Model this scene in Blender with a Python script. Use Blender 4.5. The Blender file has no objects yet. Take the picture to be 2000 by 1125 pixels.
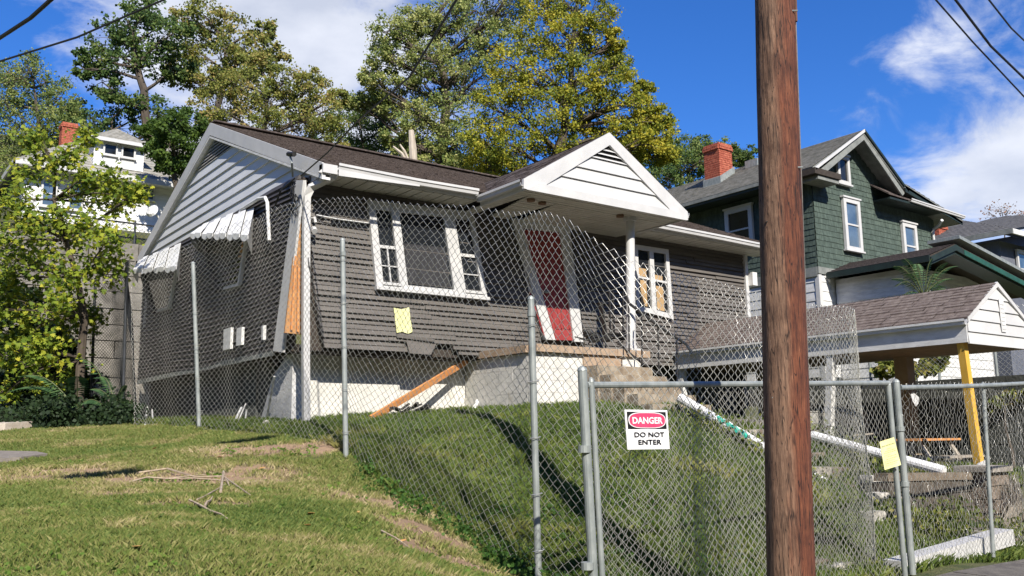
import bpy, bmesh, math, random
import numpy as np
from mathutils import Vector, Matrix
random.seed(7); RNG = np.random.default_rng(7)
scene = bpy.context.scene
C = scene.collection
# ------------------------------------------------------------------ camera
FPX = 1770.0; PITCH = math.atan(295.5/FPX); ROLL = .014; AZ = math.radians(53); CZ = 1.6
Fv = Vector((math.cos(AZ)*math.cos(PITCH), math.sin(AZ)*math.cos(PITCH), math.sin(PITCH)))
R0 = Vector((math.sin(AZ), -math.cos(AZ), 0)); U0 = R0.cross(Fv)
Uv = U0*math.cos(ROLL)+R0*math.sin(ROLL); Rv = R0*math.cos(ROLL)-U0*math.sin(ROLL)
cd = bpy.data.cameras.new('camera'); cam = bpy.data.objects.new('camera', cd); C.objects.link(cam)
m = Matrix((Rv, Uv, -Fv)).transposed().to_4x4(); m.translation = Vector((0, 0, CZ)); cam.matrix_world = m
cd.sensor_width = 36; cd.lens = 36*FPX/2000; cd.clip_start = .1; cd.clip_end = 2000
scene.camera = cam
# ------------------------------------------------------------------ light
SUN_EL = math.radians(39); SAZ = Vector((-.30, -.954, 0)).normalized()
tosun = Vector((SAZ.x*math.cos(SUN_EL), SAZ.y*math.cos(SUN_EL), math.sin(SUN_EL)))
sl = bpy.data.lights.new('sun', 'SUN'); sl.energy = 5.0; sl.angle = math.radians(.5); sl.color = (1, .935, .83)
so = bpy.data.objects.new('sun', sl); C.objects.link(so); so.location = tosun*60
so.rotation_euler = (-tosun).to_track_quat('-Z', 'Y').to_euler()
w = bpy.data.worlds.new('World'); scene.world = w; w.use_nodes = True
nt = w.node_tree; N = nt.nodes; L = nt.links; N.clear()
def nd(t, **k):
    n = N.new(t)
    for a, b in k.items(): setattr(n, a, b)
    return n
out = nd('ShaderNodeOutputWorld'); bg = nd('ShaderNodeBackground'); bg.inputs[1].default_value = .05
sky = nd('ShaderNodeTexSky', sky_type='NISHITA'); sky.sun_disc = False; sky.sun_elevation = SUN_EL
sky.sun_rotation = math.atan2(SAZ.x, SAZ.y); sky.air_density = 1.0; sky.dust_density = .3; sky.ozone_density = 2.5
hsv = nd('ShaderNodeHueSaturation'); hsv.inputs['Saturation'].default_value = 1.25; hsv.inputs['Value'].default_value = 1.0
tint = nd('ShaderNodeMixRGB', blend_type='MULTIPLY'); tint.inputs[0].default_value = 1; tint.inputs[2].default_value = (1.0, 1.48, 2.3, 1)
L.new(sky.outputs[0], hsv.inputs['Color']); L.new(hsv.outputs[0], tint.inputs[1])
tc = nd('ShaderNodeTexCoord')
def pdir(px, py):
    return (Fv + Rv*((px-1000)/FPX) + Uv*((562.5-py)/FPX))
def mth(op, a, b=None, clamp=False):
    n = nd('ShaderNodeMath', operation=op); n.use_clamp = clamp
    for i, q in enumerate((a, b)):
        if q is None: continue
        if isinstance(q, (int, float)): n.inputs[i].default_value = q
        else: L.new(q, n.inputs[i])
    return n.outputs[0]
cl = None
for px, py, r, amp in ((560, 60, .17, .92), (700, 90, .11, .8), (430, 20, .09, .5), (1990, 345, .09, .8), (1880, 375, .075, .66), (1780, 390, .055, .55), (1880, 100, .05, .38), (1800, 150, .05, .36), (1690, 235, .05, .42), (1640, 275, .03, .36), (1930, 215, .045, .40), (2080, 330, .10, .7)):
    d = pdir(px, py).normalized()
    vs = nd('ShaderNodeVectorMath', operation='DISTANCE'); L.new(tc.outputs['Generated'], vs.inputs[0]); vs.inputs[1].default_value = d
    g = mth('MULTIPLY', mth('POWER', mth('SUBTRACT', 1.0, mth('DIVIDE', vs.outputs['Value'], r*1.9), True), 1.1, True), amp)
    cl = g if cl is None else mth('MAXIMUM', cl, g)
mp = nd('ShaderNodeMapping'); mp.inputs['Scale'].default_value = (1, 1, 1.9); L.new(tc.outputs['Generated'], mp.inputs[0])
n1 = nd('ShaderNodeTexNoise'); n1.inputs['Scale'].default_value = 9; n1.inputs['Detail'].default_value = 10; n1.inputs['Roughness'].default_value = .6; n1.inputs['Distortion'].default_value = .5
L.new(mp.outputs[0], n1.inputs['Vector'])
cov = mth('ADD', cl, mth('MULTIPLY', mth('SUBTRACT', n1.outputs['Fac'], .5), 1.15))
rp = nd('ShaderNodeMapRange'); rp.interpolation_type = 'SMOOTHSTEP'; L.new(cov, rp.inputs[0]); rp.inputs[1].default_value = .22; rp.inputs[2].default_value = .62
n2 = nd('ShaderNodeTexNoise'); n2.inputs['Scale'].default_value = 9; n2.inputs['Detail'].default_value = 6; L.new(mp.outputs[0], n2.inputs['Vector'])
cr = nd('ShaderNodeValToRGB'); L.new(n2.outputs['Fac'], cr.inputs[0])
cr.color_ramp.elements[0].position = .35; cr.color_ramp.elements[0].color = (9.0, 9.6, 11.0, 1)
cr.color_ramp.elements[1].position = .68; cr.color_ramp.elements[1].color = (13.5, 13.8, 14.6, 1)
mx = nd('ShaderNodeMixRGB'); L.new(mth('MULTIPLY', rp.outputs[0], .88), mx.inputs[0]); L.new(tint.outputs[0], mx.inputs[1]); L.new(cr.outputs[0], mx.inputs[2])
L.new(mx.outputs[0], bg.inputs[0]); L.new(bg.outputs[0], out.inputs[0])
scene.view_settings.view_transform = 'Standard'; scene.view_settings.look = 'None'
scene.view_settings.exposure = .60; scene.view_settings.gamma = 1; scene.view_settings.use_curve_mapping = False

# ------------------------------------------------------------------ helpers
def P(px, py, X=None, Y=None, Z=None, D=None):
    """place a seen point on a known plane of the site"""
    d = pdir(px, py)
    if X is not None: t = X/d.x
    elif Y is not None: t = Y/d.y
    elif Z is not None: t = (Z-CZ)/d.z
    else: t = D/(d.x*math.cos(AZ)+d.y*math.sin(AZ))
    return Vector((d.x*t, d.y*t, CZ+d.z*t))
MATS = {}
def mat(name, col, rough=.8, col2=None, scale=6, detail=5, stretch=(1, 1, 1), bump=0, bscale=None, metal=0, lo=.35, hi=.65, spec=.5, attr=None, dirt=None, trans=0, bdist=.02):
    if name in MATS: return MATS[name]
    M = bpy.data.materials.new(name); M.use_nodes = True; t = M.node_tree; n = t.nodes; b = n['Principled BSDF']
    b.inputs['Roughness'].default_value = rough; b.inputs['Metallic'].default_value = metal
    b.inputs['Specular IOR Level'].default_value = spec
    c = (*col, 1); b.inputs['Base Color'].default_value = c
    tcn = n.new('ShaderNodeTexCoord'); mpn = n.new('ShaderNodeMapping'); mpn.inputs['Scale'].default_value = stretch
    t.links.new(tcn.outputs['Object'], mpn.inputs[0])
    last = None
    if col2 is not None:
        if attr:
            f = n.new('ShaderNodeAttribute'); f.attribute_name = attr; fo = f.outputs['Fac']; lo, hi = 0, 1
        else:
            f = n.new('ShaderNodeTexNoise'); f.inputs['Scale'].default_value = scale; f.inputs['Detail'].default_value = detail; f.inputs['Roughness'].default_value = .62
            t.links.new(mpn.outputs[0], f.inputs['Vector']); fo = f.outputs['Fac']
        r = n.new('ShaderNodeValToRGB'); t.links.new(fo, r.inputs[0])
        cols = col2 if isinstance(col2[0], (tuple, list)) else [col2]
        cols = [col]+list(cols); e = r.color_ramp.elements
        e[0].position = lo; e[0].color = (*cols[0], 1); e[1].position = hi; e[1].color = (*cols[-1], 1)
        for i, q in enumerate(cols[1:-1]):
            x = e.new(lo+(hi-lo)*(i+1)/(len(cols)-1)); x.color = (*q, 1)
        last = r.outputs[0]
        if dirt is not None:
            g = n.new('ShaderNodeTexNoise'); g.inputs['Scale'].default_value = dirt[1]; g.inputs['Detail'].default_value = 8; g.inputs['Roughness'].default_value = .7
            t.links.new(mpn.outputs[0], g.inputs['Vector'])
            gr = n.new('ShaderNodeMapRange'); gr.inputs[1].default_value = dirt[2]; gr.inputs[2].default_value = dirt[2]+.15; t.links.new(g.outputs['Fac'], gr.inputs[0])
            mm = n.new('ShaderNodeMixRGB'); t.links.new(gr.outputs[0], mm.inputs[0]); t.links.new(last, mm.inputs[1]); mm.inputs[2].default_value = (*dirt[0], 1)
            last = mm.outputs[0]
        t.links.new(last, b.inputs['Base Color'])
    if bump:
        q = n.new('ShaderNodeTexNoise'); q.inputs['Scale'].default_value = bscale or scale*3; q.inputs['Detail'].default_value = 6
        t.links.new(mpn.outputs[0], q.inputs['Vector'])
        bp = n.new('ShaderNodeBump'); bp.inputs['Strength'].default_value = bump; bp.inputs['Distance'].default_value = bdist
        t.links.new(q.outputs['Fac'], bp.inputs['Height']); t.links.new(bp.outputs[0], b.inputs['Normal'])
    if trans:
        tr = n.new('ShaderNodeBsdfTranslucent'); ms = n.new('ShaderNodeMixShader'); ms.inputs[0].default_value = trans
        if last is not None: t.links.new(last, tr.inputs[0])
        else: tr.inputs[0].default_value = c
        t.links.new(b.outputs[0], ms.inputs[1]); t.links.new(tr.outputs[0], ms.inputs[2])
        t.links.new(ms.outputs[0], n['Material Output'].inputs[0])
    MATS[name] = M; return M

class MB:
    def __init__(s): s.v = []; s.f = []
    def poly(s, pts, off):
        """planar polygon extruded by off"""
        pts = [Vector(p) for p in pts]; off = Vector(off); n = len(pts); b = len(s.v)
        s.v += [tuple(p) for p in pts]+[tuple(p+off) for p in pts]
        s.f.append(tuple(b+i for i in range(n))); s.f.append(tuple(b+n+i for i in reversed(range(n))))
        for i in range(n):
            j = (i+1) % n; s.f.append((b+i, b+n+i, b+n+j, b+j))
        return s
    def box(s, a, b):
        x0, y0, z0 = a; x1, y1, z1 = b
        return s.poly([(x0, y0, z0), (x1, y0, z0), (x1, y1, z0), (x0, y1, z0)], (0, 0, z1-z0))
    def bar(s, p, q, w, h, up=(0, 0, 1)):
        p = Vector(p); q = Vector(q); d = (q-p); u = Vector(up); sd = d.cross(u)
        if sd.length < 1e-6: sd = d.cross(Vector((0, 1, 0)))
        sd.normalize(); u = sd.cross(d).normalized()
        return s.poly([p-sd*w/2-u*h/2, p+sd*w/2-u*h/2, p+sd*w/2+u*h/2, p-sd*w/2+u*h/2], d)
    def tube(s, pts, r, n=8, cap=True):
        pts = [Vector(p) for p in pts]; rs = r if isinstance(r, (list, tuple)) else [r]*len(pts); b = len(s.v); u = None
        for i, p in enumerate(pts):
            d = (pts[min(i+1, len(pts)-1)]-pts[max(i-1, 0)]).normalized()
            if u is None:
                u = d.orthogonal().normalized()
            else:
                u = (u-d*u.dot(d)); u = u.normalized() if u.length > 1e-6 else d.orthogonal().normalized()
            w_ = d.cross(u)
            for k in range(n):
                a = 2*math.pi*k/n; s.v.append(tuple(p+(u*math.cos(a)+w_*math.sin(a))*rs[i]))
        for i in range(len(pts)-1):
            for k in range(n):
                k2 = (k+1) % n; s.f.append((b+i*n+k, b+i*n+k2, b+(i+1)*n+k2, b+(i+1)*n+k))
        if cap:
            s.f.append(tuple(b+k for k in reversed(range(n)))); s.f.append(tuple(b+(len(pts)-1)*n+k for k in range(n)))
        return s
    def quad(s, a, b, c, d):
        n = len(s.v); s.v += [tuple(a), tuple(b), tuple(c), tuple(d)]; s.f.append((n, n+1, n+2, n+3)); return s
    def build(s, name, m, parent=None, smooth=False, kind=None, label=None):
        me = bpy.data.meshes.new(name); me.from_pydata(s.v, [], s.f); me.validate()
        if smooth: me.polygons.foreach_set('use_smooth', [True]*len(me.polygons))
        if m is not None: me.materials.append(m)
        bm_ = bmesh.new(); bm_.from_mesh(me); bmesh.ops.recalc_face_normals(bm_, faces=bm_.faces); bm_.to_mesh(me); bm_.free()
        o = bpy.data.objects.new(name, me); C.objects.link(o)
        if parent is not None: o.parent = parent; o.matrix_parent_inverse = Matrix.Translation(-parent.location) if parent.parent is None else Matrix.Identity(4)
        if kind: o['kind'] = kind
        if label: o['label'] = label
        return o
def thing(name, label, cat, loc=(0, 0, 0), group=None):
    o = bpy.data.objects.new(name, None); o.location = loc; C.objects.link(o); o['label'] = label; o['category'] = cat; o.empty_display_size = .2
    if group: o['group'] = group
    return o
def tag(o, label, cat, group=None, kind=None):
    if label: o['label'] = label
    if cat: o['category'] = cat
    if group: o['group'] = group
    if kind: o['kind'] = kind
    return o
def subchild(o, part):      # sub-part: its mesh is in world coordinates
    o.parent = part; o.matrix_parent_inverse = Matrix.Translation(-part.parent.location) if False else Matrix.Identity(4)
def npmesh(name, V, Fc, nper, m, parent=None, attr=None, kind=None, smooth=False):
    me = bpy.data.meshes.new(name); nv = len(V); nf = len(Fc)
    me.vertices.add(nv); me.vertices.foreach_set('co', np.asarray(V, np.float32).ravel())
    me.loops.add(nf*nper); me.loops.foreach_set('vertex_index', np.asarray(Fc, np.int32).ravel())
    me.polygons.add(nf); me.polygons.foreach_set('loop_start', np.arange(0, nf*nper, nper, dtype=np.int32))
    me.update(calc_edges=True)
    if attr:
        for k, a in attr.items():
            dom = 'FACE' if len(a) == nf else 'POINT'
            at = me.attributes.new(k, 'FLOAT', dom); at.data.foreach_set('value', np.asarray(a, np.float32))
    if smooth: me.polygons.foreach_set('use_smooth', np.ones(nf, bool))
    me.materials.append(m)
    o = bpy.data.objects.new(name, me); C.objects.link(o)
    if parent is not None: o.parent = parent; o.matrix_parent_inverse = Matrix.Translation(-parent.location)
    if kind: o['kind'] = kind
    return o
def lerp(a, b, t): return a+(b-a)*t
def bil(q, u, v):   # q = TL,TR,BR,BL
    return lerp(lerp(q[0], q[1], u), lerp(q[3], q[2], u), v)
def sub(q, u0, v0, u1, v1): return [bil(q, u0, v0), bil(q, u1, v0), bil(q, u1, v1), bil(q, u0, v1)]
def interp(x, xs, ys): return float(np.interp(x, xs, ys))

# ------------------------------------------------------------------ materials
WHITE = mat('white_painted_aluminium', (.50, .50, .495), .5, (.58, .575, .565), scale=2.5, bump=.1, bscale=20, dirt=((.5, .49, .46), 3, .63))
WHITED = mat('weathered_white_vinyl', (.55, .55, .54), .6, (.72, .72, .71), scale=3, stretch=(1, 1, 4), bump=.12, bscale=30, dirt=((.36, .34, .31), 5, .6))
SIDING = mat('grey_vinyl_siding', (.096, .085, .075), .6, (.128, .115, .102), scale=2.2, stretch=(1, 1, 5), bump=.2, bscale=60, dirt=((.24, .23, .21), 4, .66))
SIDING2 = mat('grey_siding_shaded_side', (.046, .041, .041), .6, (.068, .062, .060), scale=2.2, stretch=(1, 1, 5), bump=.2, bscale=60)  # darker copy of the front siding, side-wall shade put into its colour
ROOF = mat('brown_asphalt_shingle', (.045, .034, .03), .95, ((.085, .066, .058), (.12, .095, .085)), scale=14, detail=8, bump=.6, bscale=90, stretch=(1, 1, 1))
ROOF2 = mat('faded_brown_shingle', (.10, .075, .065), .95, ((.14, .11, .095), (.19, .155, .135)), scale=9, detail=8, bump=.5, bscale=80)
ROOFG = mat('grey_shingle', (.20, .195, .165), .95, ((.28, .27, .235), (.36, .345, .31)), scale=5, detail=8, bump=.5, bscale=60)
ROOFG2 = mat('dark_grey_shingle', (.09, .09, .09), .95, (.16, .155, .15), scale=4, detail=8, bump=.4, bscale=60)
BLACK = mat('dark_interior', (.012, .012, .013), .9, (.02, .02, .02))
DARKW = mat('dark_timber_framing', (.03, .022, .018), .9, (.05, .04, .03), scale=10)
GLASS = mat('dark_window_glass', (.008, .009, .011), .12, (.02, .023, .028), scale=1.2, spec=.35)
GLASSB = mat('reflecting_window_glass', (.05, .085, .13), .08, (.11, .16, .22), scale=1.5, spec=1)
FOUND = mat('white_painted_masonry', (.54, .53, .49), .85, (.68, .66, .61), scale=4, bump=.4, bscale=25, dirt=((.42, .38, .31), 3, .6))
FOUNDG = mat('sunlit_painted_block', (.46, .46, .46), .85, (.58, .58, .58), scale=5, bump=.5, bscale=30, dirt=((.3, .29, .27), 4, .58))
BASEG = mat('shade_dark_block', (.05, .055, .052), .9, (.08, .085, .08), scale=4, bump=.5, bscale=20)
TAN = mat('tan_brick_cap', (.30, .21, .14), .85, (.40, .30, .21), scale=9, bump=.4, bscale=40)
CONC = mat('weathered_concrete', (.20, .18, .15), .9, ((.30, .27, .23), (.38, .35, .30)), scale=4, detail=9, bump=.6, bscale=22, dirt=((.12, .11, .09), 2.5, .58))
CONCL = mat('pale_concrete_block', (.24, .23, .21), .9, (.36, .35, .32), scale=6, detail=8, bump=.6, bscale=25, dirt=((.11, .1, .09), 3, .56))
STONE = mat('brown_stone', (.10, .075, .055), .9, ((.19, .15, .115), (.27, .22, .18)), scale=7, detail=8, bump=.8, bscale=18, bdist=.05)
PALE = mat('pale_rubble', (.35, .33, .29), .9, (.55, .52, .46), scale=8, bump=.7, bscale=22)
STEEL = mat('galvanised_steel', (.22, .245, .24), .48, (.33, .355, .345), scale=14, detail=6, metal=.25, stretch=(1, 1, .5), dirt=((.14, .14, .14), 9, .66))
WIRE = mat('galvanised_wire', (.47, .465, .43), .38, (.68, .67, .62), scale=6, metal=.6)
WIRED = mat('dark_coated_wire', (.03, .035, .04), .5, (.06, .065, .075), scale=5, metal=.3)
IRON = mat('black_iron', (.012, .012, .012), .55, (.03, .028, .026), scale=10)
RED = mat('red_painted_door', (.25, .034, .036), .5, (.34, .055, .05), scale=3)
OSB = mat('orange_plywood', (.34, .165, .06), .8, ((.44, .23, .09), (.26, .12, .045)), scale=7, stretch=(1, 1, .25), bump=.3, bscale=20)
LUMBER = mat('orange_lumber', (.50, .20, .06), .75, (.62, .29, .10), scale=9, stretch=(.4, 1, 1), bump=.2)
PLYY = mat('window_plywood', (.36, .235, .11), .8, (.45, .30, .15), scale=12, stretch=(1, 1, .3))
YEL = mat('yellow_painted_timber', (.62, .36, .045), .6, (.72, .44, .08), scale=7, stretch=(1, 1, .3), dirt=((.3, .17, .05), 12, .68))
PAPER = mat('pale_yellow_paper', (.68, .68, .30), .8, (.76, .76, .40), scale=8)
BRICK = mat('red_brick', (.26, .055, .03), .85, ((.36, .09, .05), (.44, .14, .08)), scale=13, bump=.5, bscale=50)
MORTAR = mat('mortar', (.16, .12, .10), .95, (.24, .19, .16), scale=20)
GSHING = mat('green_painted_shingle', (.042, .062, .050), .8, ((.058, .084, .068), (.088, .122, .10)), scale=9, detail=8, stretch=(1, 1, .45), bump=.4, bscale=35, dirt=((.03, .045, .036), 5, .6))
GTRIM = mat('dark_green_trim', (.010, .018, .016), .6, (.015, .03, .025), scale=4)
TEAL = mat('teal_fascia', (.012, .06, .045), .6, (.02, .10, .075), scale=4)
TEALR = mat('teal_cloth', (.02, .36, .26), .7, (.06, .48, .36), scale=20)
GREYT = mat('grey_weathered_trim', (.16, .17, .16), .7, (.26, .27, .25), scale=4)
BARK = mat('tree_bark', (.045, .034, .025), .95, (.10, .08, .06), scale=6, stretch=(1, 1, .3), bump=.8, bscale=14)
BARKP = mat('pale_dead_wood', (.33, .28, .22), .9, (.50, .44, .36), scale=6, stretch=(1, 1, .25), bump=.5)
CABLE = mat('black_cable', (.012, .012, .014), .5, (.02, .02, .022))
ASPH = mat('asphalt_road', (.045, .043, .042), .9, (.075, .07, .066), scale=40, bump=.5, bscale=120)
PLASTIC = mat('white_plastic', (.72, .72, .72), .4, (.80, .80, .79), scale=4, dirt=((.5, .5, .48), 6, .64))

# ------------------------------------------------------------------ terrain
CP = np.array([(-6, 2.5, 0), (0, 2.5, .1), (2, 2.5, .12), (4, 3, .15), (6, 3, .2), (9, 3.5, .27), (12, 3.5, .33), (16, 3.5, .5), (22, 3.5, .6), (-6, -3, -.1), (6, -3, .1), (20, -3, .5), (6, 4.4, .22), (9, 4.4, .29), (12, 4.6, .34), (16, 4.6, .5),
    (.8, 5.65, .92), (1.5, 5.15, .91), (2.3, 5.1, .83), (3, 5, .76), (4, 5.2, .46), (4.4, 4.95, .28), (-3, 6, .95), (-6, 6, .95),
    (4.95, 6.25, .40), (4.95, 6.63, .46), (4.95, 7.43, .73), (4.95, 8.83, 1.07), (4.95, 9.85, 1.45), (4.95, 12, 1.70), (4.77, 14.56, 1.83), (4.5, 17.86, 1.96), (4, 7.3, .95), (4, 9.5, 1.32),
    (1.8, 13, 1.44), (2.6, 9.3, 1.2), (3.75, 13.45, 1.58), (2.6, 19.3, 1.92), (0, 13, 1.38), (0, 9, 1.15), (-3, 13, 1.4), (-3, 19, 1.9), (5.5, 22, 2.05), (0, 25, 2.3), (-8, 25, 2.4), (-9, 15, 1.6),
    (6.1, 13.5, 1.9), (7.6, 13.5, 1.99), (9.6, 12.7, 2.11), (9.1, 11.4, 2.06), (10, 11.4, 2.1), (7.4, 10.5, 1.80), (8.1, 11.5, 1.9), (6.7, 8.5, 1.17), (5.7, 6.5, .55), (5.2, 5.8, .38),
    (6.5, 5.4, .38), (8.4, 5.4, .28), (10.5, 5.5, .24), (8.4, 6.6, .8), (7.5, 7.5, 1.0), (9, 8.5, 1.45), (9.6, 10, 1.88), (10.5, 7, .9), (11.2, 10.35, 2.05), (11.2, 8.9, 1.4), (11.2, 7.47, .72), (11.4, 6, .32), (12.4, 8.5, 1.45), (12.6, 10.5, 1.8),
    (13.5, 8, 1.05), (14, 7.4, 1.0), (15, 7.4, 1.0), (17, 7.5, 1.0), (15, 10.5, 1.2), (14, 12.5, 1.9), (20, 12, 1.6), (24, 14, 2.2), (30, 10, 2.0), (22, 22, 2.8), (30, 22, 3.2), (12, 22, 2.2)])
def rbf_fit(p):
    d = np.hypot(p[:, None, 0]-p[None, :, 0], p[:, None, 1]-p[None, :, 1]); K = d**1.5 + np.eye(len(p))*.02
    A = np.zeros((len(p)+3, len(p)+3)); A[:-3, :-3] = K; A[:-3, -3:] = np.c_[np.ones(len(p)), p[:, :2]]; A[-3:, :-3] = A[:-3, -3:].T
    return np.linalg.solve(A, np.r_[p[:, 2], 0, 0, 0])
CW = rbf_fit(CP)
def sstep(x, a, b):
    t = np.clip((x-a)/(b-a), 0, 1); return t*t*(3-2*t)
def fnoise(x, y, s, seed=0):
    return (np.sin(x*s*1.3+seed)*np.cos(y*s*1.1+seed*1.7)+np.sin(x*s*.57+y*s*.83+seed*2.3)+np.cos(y*s*2.1-x*s*.9+seed*.6)*.5+np.sin(x*s*3.7+seed)*np.sin(y*s*3.1+2*seed)*.35)/2.85
def H(x, y):
    x = np.atleast_1d(np.asarray(x, float)).ravel(); y = np.atleast_1d(np.asarray(y, float)).ravel(); o = np.empty(len(x))
    xc = np.clip(x, -9, 30); yc = np.clip(y, -3, 25)
    for i in range(0, len(x), 20000):
        a = xc[i:i+20000]; b = yc[i:i+20000]; d = np.hypot(a[:, None]-CP[None, :, 0], b[:, None]-CP[None, :, 1])
        o[i:i+20000] = d**1.5@CW[:-3]+CW[-3]+CW[-2]*a+CW[-1]*b
    # low ground in front of the dry-stone wall on the right
    o = o - sstep(x, 12.0, 12.4)*sstep(-y, -6.75, -6.65)*sstep(y, 4.6, 5.6)*.45*sstep(-x, -24, -18)
    back = sstep(y, 25.7, 26.2)
    hill = 7.2+(y-26)*.24+np.clip(y-40, 0, 40)*.16+sstep(x, 10, 60)*2 + fnoise(x, y, .08, 3)*.8
    hill = np.where(y > 95, 7.2+69*.24+6.4+2, hill)
    o = o*(1-back)+np.maximum(hill, o)*back
    o += np.clip((-14-y), 0, 44)*.8*(y < -14)+np.clip((-26-x), 0, 40)*.65*(x < -26)  # unseen hills behind and left, added to cut sky fill on shaded walls
    o += fnoise(x, y, 2.1, 1)*.018*sstep(y, 4.9, 6)+fnoise(x, y, 6.3, 5)*.008*sstep(y, 4.9, 6)
    return o
def h1(x, y): return float(H(x, y)[0])
BARE = [(690, 905, .30, 11.0), (640, 915, .22, 10), (740, 985, .50, 8.1), (815, 1035, .34, 7.2), (850, 1085, .30, 6.7), (935, 1110, .22, 6.3), (440, 940, .55, 9.4), (300, 945, .40, 9.3), (350, 985, .22, 8.5), (230, 970, .3, 8.9), (500, 880, .45, 11), (590, 880, .4, 11), (60, 920, .6, 10), (700, 930, .3, 9.6), (470, 985, .2, 8.5)]
bare_xy = []
for px, py, r, D in BARE:
    p = P(px, py, D=D)
    for it in range(6):          # slide along the ray until it meets the ground
        z = h1(p.x, p.y); d = pdir(px, py)
        if abs(d.z) > .01: D = max(4, min(20, D*.5+.5*(z-CZ)/d.z*(d.x*math.cos(AZ)+d.y*math.sin(AZ)) if (z-CZ)/d.z > 0 else D))
        p = P(px, py, D=D)
    bare_xy.append((p.x, p.y, r))
def bare(x, y):
    o = np.zeros(len(x))
    for a, b, r in bare_xy:
        d = np.hypot((x-a)/1.35, (y-b))/(r*1.35); o = np.maximum(o, 1-sstep(d, .35, 1.15))
    o = o*(.72+.5*fnoise(x, y, 7.0, 2)+.5*fnoise(x, y, 23.0, 6)); return np.clip(o, 0, 1)
xs = np.unique(np.r_[-400, -200, -120, -80, -60, -45, -35, -28, -22, -18, -14, -11, -9, np.arange(-7, 17, .16), np.arange(17, 32, .6), 34, 38, 42, 48, 55, 65, 80, 100, 140, 200, 400])
ys = np.unique(np.r_[-400, -200, -100, -60, -40, -30, -20, -14, -10, -6, -4, -2, 0, np.arange(1, 15, .16), np.arange(15, 27, .35), np.arange(27, 60, 1.5), 65, 70, 75, 80, 90, 100, 120, 160, 250, 400, 700])
GX, GY = np.meshgrid(xs, ys); gx = GX.ravel(); gy = GY.ravel(); gz = H(gx, gy)
nx = len(xs); ny = len(ys); ii, jj = np.meshgrid(np.arange(nx-1), np.arange(ny-1)); k = (jj*nx+ii).ravel()
GROUND = mat('grassy_earth', (.045, .06, .015), .95, ((.09, .09, .03), (.055, .075, .018)), scale=3, detail=9, bump=.9, bscale=30, bdist=.04)
t = GROUND.node_tree; n_ = t.nodes; at = n_.new('ShaderNodeAttribute'); at.attribute_name = 'bare'
so_ = n_.new('ShaderNodeValToRGB'); nz = n_.new('ShaderNodeTexNoise'); nz.inputs['Scale'].default_value = 18; nz.inputs['Detail'].default_value = 8
t.links.new(nz.outputs['Fac'], so_.inputs[0]); so_.color_ramp.elements[0].position = .3; so_.color_ramp.elements[1].position = .7
so_.color_ramp.elements[0].color = (.15, .10, .06, 1); so_.color_ramp.elements[1].color = (.36, .24, .15, 1)
mg = n_.new('ShaderNodeMixRGB'); ml = n_.new('ShaderNodeMapRange'); ml.inputs[1].default_value = .25; ml.inputs[2].default_value = .6
t.links.new(at.outputs['Fac'], ml.inputs[0]); t.links.new(ml.outputs[0], mg.inputs[0])
src = n_['Principled BSDF'].inputs['Base Color'].links[0].from_socket
t.links.new(src, mg.inputs[1]); t.links.new(so_.outputs[0], mg.inputs[2]); t.links.new(mg.outputs[0], n_['Principled BSDF'].inputs['Base Color'])
g = npmesh('ground', np.c_[gx, gy, gz], np.c_[k, k+1, k+nx+1, k+nx], 4, GROUND, attr={'bare': bare(gx, gy)}, kind='structure', smooth=True)
# road / pavement along the street
def sheet(name, xa, ya, yb, dz, m_, kind='structure', n=60):
    X = np.linspace(xa[0], xa[1], n); V = []
    for x in X:
        for y in (ya, (ya+yb)/2, yb): V.append((x, y, h1(x, y)+dz if name != 'road' else h1(x, 2.5)+dz))
    Fq = [(i*3+j, (i+1)*3+j, (i+1)*3+j+1, i*3+j+1) for i in range(n-1) for j in range(2)]
    b = MB(); b.v = V; b.f = Fq; return b.build(name, m_, kind=kind)
b = MB()
for i in range(70):
    x0 = -30+i; x1 = x0+1
    z0 = h1(max(x0, 0), 3.2)+.03; z1 = h1(max(x1, 0), 3.2)+.03
    for (ya, yb) in ((-6, 1.5), (1.5, 3.0)):
        b.quad((x0, ya, z0), (x1, ya, z1), (x1, yb, z1), (x0, yb, z0))
b.build('road', ASPH, kind='structure')
pv = thing('pavement', None, None); del pv['label']; del pv['category']; pv['kind'] = 'structure'
for i in range(22):
    x0 = 5.0+i*1.2; x1 = x0+1.17; z0 = h1(x0, 3.9)+.03; z1 = h1(x1, 3.9)+.03
    MB().poly([(x0, 3.0, z0), (x1, 3.0, z1), (x1, 4.6, z1+.02), (x0, 4.6, z0+.02)], (0, 0, -.2)).build('paving_slab', mat('dark_worn_paving', (.085, .075, .065), .9, (.15, .135, .115), scale=8, bump=.5, bscale=50), pv)

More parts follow.
